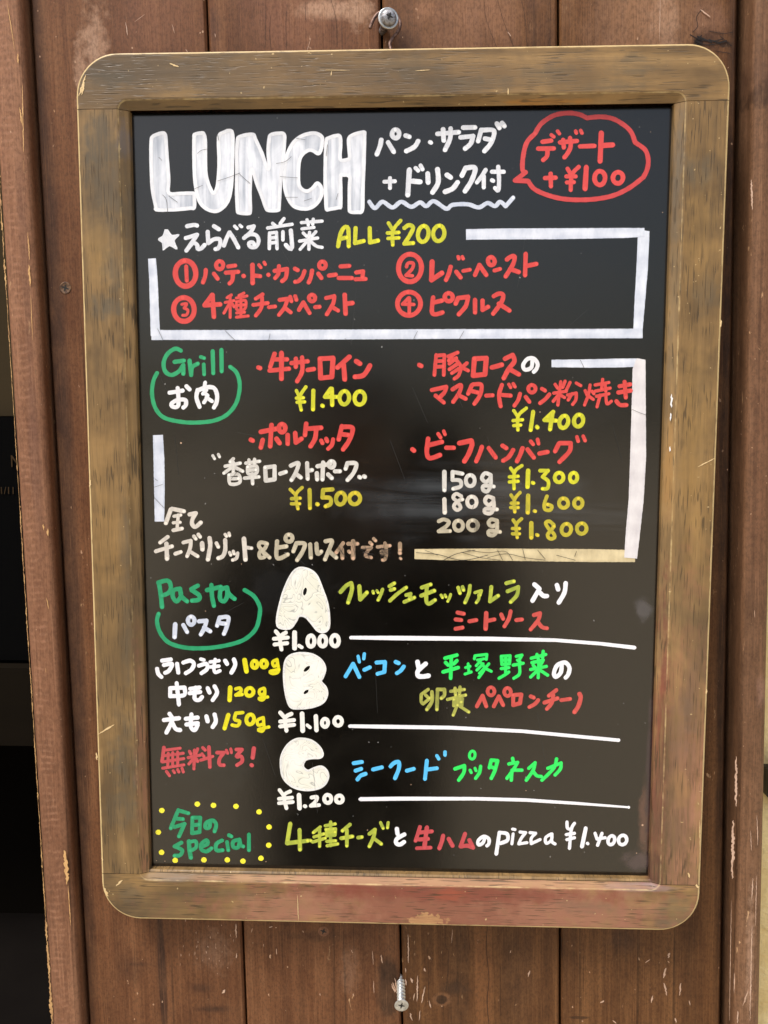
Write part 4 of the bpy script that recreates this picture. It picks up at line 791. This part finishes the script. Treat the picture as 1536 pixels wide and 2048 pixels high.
rs = [(1472, 1512, 1471, 1612, 7), (1466, 1640, 1464, 1756, 8), (1462, 1800, 1458, 2040, 1.5), (1508, 1220, 1509, 1235, 1.5), (1502, 360, 1504, 420, 5), (1513, 1630, 1515, 1690, 2.5), (1505, 1755, 1503, 1800, 3), (1503, 1850, 1499, 2040, 3.5), (1468, 1945, 1467, 1985, 2.5), (1495, 1980, 1485, 2010, 4), (1475, 2020, 1474, 2045, 4), (1512, 1750, 1510, 1850, 2), (1500, 1660, 1502, 1700, 2)]
on_wall(nicks(RY, rs, 7, M_chipw, wall, 'paint_chip', 5e-4))
pc = [(1340, 1905, 1335, 1915, 7), (1332, 1935, 1327, 1955, 6), (1328, 1965, 1333, 1990, 5), (1361, 1965, 1359, 1990, 4), (1290, 1925, 1300, 1918, 3), (1305, 1990, 1302, 2005, 4), (1378, 2000, 1380, 2010, 3), (1350, 2035, 1352, 2045, 4), (1225, 2040, 1232, 2046, 4), (1059, 1940, 1056, 1953, 4), (1022, 1900, 1020, 1905, 3), (905, 1858, 903, 1885, 1.6), (1200, 2005, 1208, 2000, 4),
      (816, 1868, 817, 1925, 3.5), (822, 1955, 824, 1965, 6), (835, 1950, 834, 2002, 3.5), (850, 1972, 843, 2005, 4), (820, 2025, 824, 2040, 5), (848, 1935, 849, 1941, 4), (840, 2020, 838, 2040, 3), (858, 2000, 862, 2015, 3), (830, 1985, 826, 2000, 3), (810, 1935, 812, 1944, 3)]
for q in range(34): x = R3.gauss(418, 28); y_ = R3.gauss(1885, 28); pc.append((x, y_, x+R3.uniform(-1, 1), y_+R3.uniform(2, 6), R3.uniform(.8, 2)))
pc += [(472, 1846, 473, 1875, 4), (474, 1905, 473, 1915, 3), (445, 1985, 450, 1978, 6), (538, 1854, 545, 1852, 4), (551, 1853, 553, 1855, 4), (606, 1860, 607, 1864, 3), (553, 1896, 554, 1908, 2.5), (505, 1855, 503, 1864, 1.8), (527, 1886, 528, 1892, 2), (762, 1908, 765, 1925, 3.5), (745, 1900, 747, 1928, 2), (702, 1898, 706, 1905, 1.8), (747, 1960, 748, 1985, 2), (640, 1985, 641, 1990, 2), (325, 2000, 326, 2004, 3), (706, 1986, 708, 1990, 3)]
pc += [(290, 30, 270, 45, 1), (345, 50, 350, 68, 1.5), (372, 100, 376, 105, 2), (252, 45, 256, 72, 2.5), (430, 68, 432, 76, 2), (622, 78, 612, 110, 1.2), (1015, 65, 1022, 74, 3), (1320, 0, 1318, 85, 1.6), (1400, 20, 1420, 36, 4), (158, 770, 160, 775, 1.2)]
on_wall(nicks(WY, pc, 8, M_chipw, wall, 'paint_chip', 4e-4))
# checks and curved splits in the planks
ck = Ink(WY, 3e-4, 41)
ck.run("@4/>1380,20/90,0 50,60 60,130 20,180/@7/0,200 80,240 180,250 260,235/@4/150,170 260,190 340,180/240,210 330,290/200,330 320,350/@6/40,250 120,280 240,270/@13/60,215 120,240 170,262/@11/150,240 230,262 290,250/@8/90,205 70,235/@2/>512,0/120,120 110,260 125,420/250,40 240,200 245,400/80,0 75,380/400,10 395,160/600,0 640,160 650,380/>1000,0/-130,0 -110,160 -20,400/-20,0 30,180 110,380/170,0 200,160 215,380/>780,1780/@3/780,260 770,460 790,700 775,880 790,1070/@2/440,250 445,450 470,500 450,800/620,250 640,500/@3/1370,380 1375,540/@3/>1488,100/20,480 60,400 120,360 190,340/0,500 40,540 110,560 190,555/@14/100,545 190,520/@8/60,300 30,200/50,640 10,700/>780,1780/@2/300,450 310,900/880,600 885,1000", (0, 0), 3)
o = ck.obj('crack', M_crack, wall); o['kind'] = 'stuff'; on_wall(o)
# bare splinters torn beside the lower screw
on_wall(nicks(WY, [(783, 1965, 790, 1982, 3), (786, 1962, 793, 1984, 3), (790, 1953, 795, 1986, 3), (811, 1955, 813, 1968, 3)], 12, M_chipw, wall, 'splinter', 1.2e-3))
# countersunk screws sunk into the planks
def sunk(label, px, py, R, mat):
    b = at(px, py, WY); root = empty('screw', tuple(b)); tag(root, label, 'screw', 'painted screws sunk in the planks')
    ax = Vector((0, -1, 0))
    lathe('screw_head', Vector((0, 0, 0)), ax, [(-.0005, R), (.0002, R), (.00045, R*.9), (.0003, R*.8), (.0003, R*.1)], mat, root, 28)
    cross_cut(Vector((0, 0, 0)), ax, R*.62, Vector((.3, 0, .9)), M_rec, root, .0004)
sunk('small brown cross head screw sunk in the left plank', 131, 576, .0033, M_pscr)
sunk('brown painted screw sunk in the plank just under the board', 647, 1862, .0032, matL)

# ================================================================ yellow plaster right, dark room left
k = K('yellow_plaster', .85, .2)
a = k.noise((60, 60, 60), 5, .65, .4); b_ = k.noise((300, 300, 300), 3, .6)
k.bump(k.math('ADD', a, k.math('MULTIPLY', b_, .4)), .6, .004)
M_pl = k.done(k.mix(k.rng(a, .35, .65), srgb(236, 210, 146), srgb(248, 228, 170)))
def box(name, x0, x1, y0, y1, z0, z1, mat, parent=None, kind=None, bev=0):
    bm = bmesh.new(); bmesh.ops.create_cube(bm, size=1)
    for v in bm.verts: v.co = Vector(((x0+x1)/2+v.co.x*(x1-x0), (y0+y1)/2+v.co.y*(y1-y0), (z0+z1)/2+v.co.z*(z1-z0)))
    if bev: bmesh.ops.bevel(bm, geom=bm.edges[:], offset=bev, segments=2, affect='EDGES')
    o = bm_obj(name, bm, mat, parent)
    if kind: o['kind'] = kind
    return o
pw = box('plaster_wall', uR+.0035, 1.6, .060, .16, -1.5, 1.4, M_pl)
pw.rotation_euler = (0, -WT, 0); tag(pw, 'pale yellow rough plastered wall right of the timber post', 'wall')
k = K('black_iron', .45, .4, .3); nz = k.noise((200, 200, 200), 3); M_iron = k.done(k.mix(nz, (.012, .011, .010), (.035, .03, .026)))
q = at(1561, 1567, .05); lt = empty('door_latch', (q.x, .06, q.z)); tag(lt, 'rounded black iron latch on the yellow wall at the right edge', 'latch')
bm = bmesh.new(); bmesh.ops.create_cube(bm, size=1)
for v in bm.verts: v.co = Vector((v.co.x*.0155, v.co.y*.012-.006, v.co.z*.031))
bmesh.ops.bevel(bm, geom=[e for e in bm.edges if abs((e.verts[0].co-e.verts[1].co).normalized().y) > .9], offset=.0075, segments=8, affect='EDGES')
bmesh.ops.bevel(bm, geom=[e for e in bm.edges if e.calc_length() > 0 and max(e.verts[0].co.y, e.verts[1].co.y) < -.011], offset=.001, segments=2, affect='EDGES')
bm_obj('latch_plate', bm, M_iron, lt)

# room through the opening on the left, its dimness put into the colours
k = K('room_dark', .9, .0); M_room = k.done((.005, .004, .003))
k = K('room_cream', .9, .05); nz = k.noise((3, 3, 3), 3); M_cream = k.done(k.mix(nz, (.036, .026, .014), (.046, .034, .018)))
k = K('room_shelf', .8, .08); nz = k.noise((3, 30, 60), 3); M_shelf = k.done(k.mix(nz, (.0045, .0028, .001), (.007, .0045, .0018)))
k = K('sign_black', .9, .03); M_sign = k.done((.002, .002, .002))
k = K('sign_letter', .8, .05); M_letter = k.done((.045, .028, .014))
k = K('room_floor', .9, .05); nz = k.noise((20, 20, 20), 3); M_floor = k.done(k.mix(nz, (.004, .003, .0025), (.007, .0055, .0045)))
RYB = .42
zt, zm = at(0, 832, RYB).z, at(0, 1322, RYB).z
box('back_wall', -2.2, .25, RYB+.10, RYB+.16, -1.5, 1.4, M_room, kind='structure')
box('side_wall', -2.26, -2.2, .10, RYB+.10, -1.5, 1.4, M_room, kind='structure')
o = box('curtain_panel', -1.6, -.20, RYB, RYB+.02, zt, .9, M_cream); tag(o, 'dim cream blind hanging in the dark opening left of the post', 'blind')
sg = empty('room_sign', (-.5, RYB-.01, zm)); tag(sg, 'black sign with faint brown lettering in the dark opening', 'sign')
zs0, zs1 = at(0, 1318, RYB-.01).z, zt-.001
box('sign_panel', -.7, .28, -.004, .006, zs0-zm, zs1-zm, M_sign, sg)
def txt(s_, px, py, size, sx=1.0):
    cu = bpy.data.curves.new('t', 'FONT'); cu.body = s_; cu.size = size; cu.extrude = .0006
    ob = bpy.data.objects.new('t', cu); col.objects.link(ob); bpy.context.view_layer.update()
    me = bpy.data.meshes.new_from_object(ob.evaluated_get(bpy.context.evaluated_depsgraph_get()))
    bpy.data.objects.remove(ob); bpy.data.curves.remove(cu)
    p = at(px, py, RYB-.016)
    for v in me.vertices: v.co = Vector((v.co.x*sx+p.x+.5, -.0052-v.co.z*.3, v.co.y+p.z-zm))
    me.materials.append(M_letter); o2 = bpy.data.objects.new('sign_lettering', me); col.objects.link(o2); o2.parent = sg
txt('N', 20, 934, .0175, .8); txt('1/11', -2, 988, .0105, .9)
sh = box('shelf_board', -1.6, .0, RYB-.03, RYB+.0, at(0, 1470, RYB).z, at(0, 1320, RYB).z, M_shelf); tag(sh, 'brown wooden ledge in the dark opening below the black sign', 'shelf')
box('room_floor', -2.2, .25, .06, RYB+.10, -1.5, at(0, 1930, RYB).z, M_floor, kind='structure')

# ================================================================ ground before the wall
k = K('pavement', .85, .2)
a = k.noise((3, 3, 3), 5, .6); b_ = k.noise((60, 60, 60), 4, .6)
k.bump(b_, .4, .003)
M_gr = k.done(k.mix(k.rng(k.math('ADD', k.math('MULTIPLY', a, .6), k.math('MULTIPLY', b_, .4)), .35, .65), (.52, .45, .33), (.64, .56, .42)))
g = mesh_obj('ground', [(-150, -150, -1.5), (150, -150, -1.5), (150, 150, -1.5), (-150, 150, -1.5)], [(0, 1, 2, 3)], M_gr); g['kind'] = 'structure'

# ================================================================ the photographer, seen as the dark soft reflection in the board
k = K('dark_cloth', .9, .2); nz = k.noise((90, 90, 90), 3, .6); k.bump(nz, .4, .003)
M_cloth = k.done(k.mix(nz, (.006, .0065, .009), (.013, .013, .017)))
k = K('skin', .5, .4); nz = k.noise((60, 60, 60), 3); M_skin = k.done(k.mix(nz, (.42, .25, .17), (.50, .31, .22)))
k = K('hair', .6, .3); nz = k.noise((300, 300, 40), 3); M_hair = k.done(k.mix(nz, (.008, .006, .005), (.03, .022, .018)))
pr = empty('person', (-.10, -1.00, -1.5))
tag(pr, 'person in dark jacket and trousers holding a phone up, mirrored dimly in the board', 'person')
J = []; E_ = []; Rr = []
def jn(p, r, par=None):
    J.append(Vector(p)-Vector((-.10, -1.00, -1.5))); Rr.append(r); i = len(J)-1
    if par is not None: E_.append((par, i))
    return i
hip = jn((-.10, -1.02, -.60), (.17, .12)); waist = jn((-.10, -1.02, -.42), (.165, .115), hip); ch = jn((-.10, -1.00, -.24), (.19, .12), waist)
nk = jn((-.10, -.99, -.10), (.055, .055), ch); hd0 = jn((-.10, -.965, -.03), (.062, .070), nk); hd1 = jn((-.10, -.955, .05), (.076, .092), hd0); hd2 = jn((-.10, -.965, .115), (.060, .070), hd1)
for s in (-1, 1):
    h_ = jn((-.10+s*.09, -1.02, -.68), (.092, .092), hip); kn = jn((-.10+s*.105, -.99, -1.05), (.060, .060), h_); an = jn((-.10+s*.11, -1.02, -1.42), (.040, .040), kn)
    jn((-.10+s*.12, -.90, -1.465), (.040, .030), an)
    sh_ = jn((-.10+s*.17, -1.00, -.155), (.065, .060), ch); el = jn((-.10+s*.25, -.83, -.36), (.056, .056), sh_)
    wr = jn((.030+s*.075, -.56, -.105), (.027, .024), el); pm = jn((.030+s*.052, -.50, -.035), (.030, .018), wr)
    for q in range(4):
        z0 = -.035+.018*(q-1.2); L_ = (.85, 1.0, 1.05, .9)[q]
        a = jn((.030+s*.050, -.478, z0), (.0085, .0085), pm); b = jn((.030+s*(.046-.012*L_), -.468, z0+.004), (.008, .008), a); jn((.030+s*(.046-.026*L_), -.4665, z0+.006), (.007, .007), b)
    a = jn((.030+s*.036, -.492, .000), (.010, .010), pm); jn((.030+s*.022, -.478, .014), (.0085, .0085), a)
me = bpy.data.meshes.new('body'); me.from_pydata([tuple(v) for v in J], E_, [])
ob = bpy.data.objects.new('body_tmp', me); col.objects.link(ob)
md = ob.modifiers.new('s', 'SKIN'); sv = me.skin_vertices[0].data
for i, r in enumerate(Rr): sv[i].radius = r
sv[0].use_root = True
ob.modifiers.new('u', 'SUBSURF').levels = 2
bpy.context.view_layer.update()
bm_ = bpy.data.meshes.new_from_object(ob.evaluated_get(bpy.context.evaluated_depsgraph_get()))
bpy.data.objects.remove(ob)
bm_.materials.clear(); bm_.materials.append(M_cloth); bm_.materials.append(M_skin)
for p in bm_.polygons:
    p.use_smooth = True; c_ = p.center
    if c_.z > 1.42 or (c_.y > .475 and c_.z > 1.40): p.material_index = 1
body = bpy.data.objects.new('body', bm_); col.objects.link(body); body.parent = pr
bm = bmesh.new(); bmesh.ops.create_uvsphere(bm, u_segments=28, v_segments=18, radius=1)
for v in bm.verts:
    n_ = v.co.copy(); rr = 1+.03*sin(9*n_.x)*cos(7*n_.z)
    v.co = Vector((n_.x*.088*rr, n_.y*.102*rr-.012, n_.z*.100*rr))
bmesh.ops.delete(bm, geom=[f for f in bm.faces if f.calc_center_median().y > .035 and f.calc_center_median().z < .045 or f.calc_center_median().z < -.10], context='FACES')
hr = bm_obj('hair', bm, M_hair, pr, smooth=True); hr.location = (0, .042, 1.575)
for s in (-1, 1):
    bm = bmesh.new(); bmesh.ops.create_uvsphere(bm, u_segments=12, v_segments=8, radius=.011); e = bm_obj('eye', bm, M_hair, pr, smooth=True); e.location = (s*.031, .122, 1.548)
bm = bmesh.new(); bmesh.ops.create_cone(bm, segments=10, radius1=.016, radius2=.005, depth=.045, cap_ends=True); e = bm_obj('nose', bm, M_skin, pr, smooth=True); e.location = (0, .137, 1.530); e.rotation_euler = (radians(-20), 0, 0)
bm = bmesh.new(); bmesh.ops.create_uvsphere(bm, u_segments=12, v_segments=8, radius=1)
for v in bm.verts: v.co = Vector((v.co.x*.024, v.co.y*.008, v.co.z*.006))
k = K('lip', .5, .3); e = bm_obj('mouth', bm, k.done((.35, .13, .11)), pr, smooth=True); e.location = (0, .128, 1.492)
k = K('phone_black', .3, .5); M_ph = k.done((.012, .012, .013))
ph = empty('smartphone', (.030, -.4545, -.018)); tag(ph, 'black smartphone held up in both hands before the menu board', 'smartphone')
def slab(name, hx, hz, y0, y1, r, mat, cx=0, cz=0):
    P = rrect(hx, hz, r, 6); n = len(P); vs = [(x+cx, y0, z+cz) for x, z in P]+[(x+cx, y1, z+cz) for x, z in P]
    fs = [tuple(range(n)), tuple(range(2*n-1, n-1, -1))]+[(i, n+i, n+(i+1) % n, (i+1) % n) for i in range(n)]
    return mesh_obj(name, vs, fs, mat, ph)
slab('phone_case', .0345, .071, -.0035, .0035, .009, M_ph); slab('screen', .0315, .062, -.0040, -.0036, .003, M_rec)
lathe('camera_lens', Vector((-.0206, .0035, .058)), Vector((0, 1, 0)), [(0, .006), (.0008, .006), (.001, .0045), (.0004, .0035)], M_rec, ph, 24)
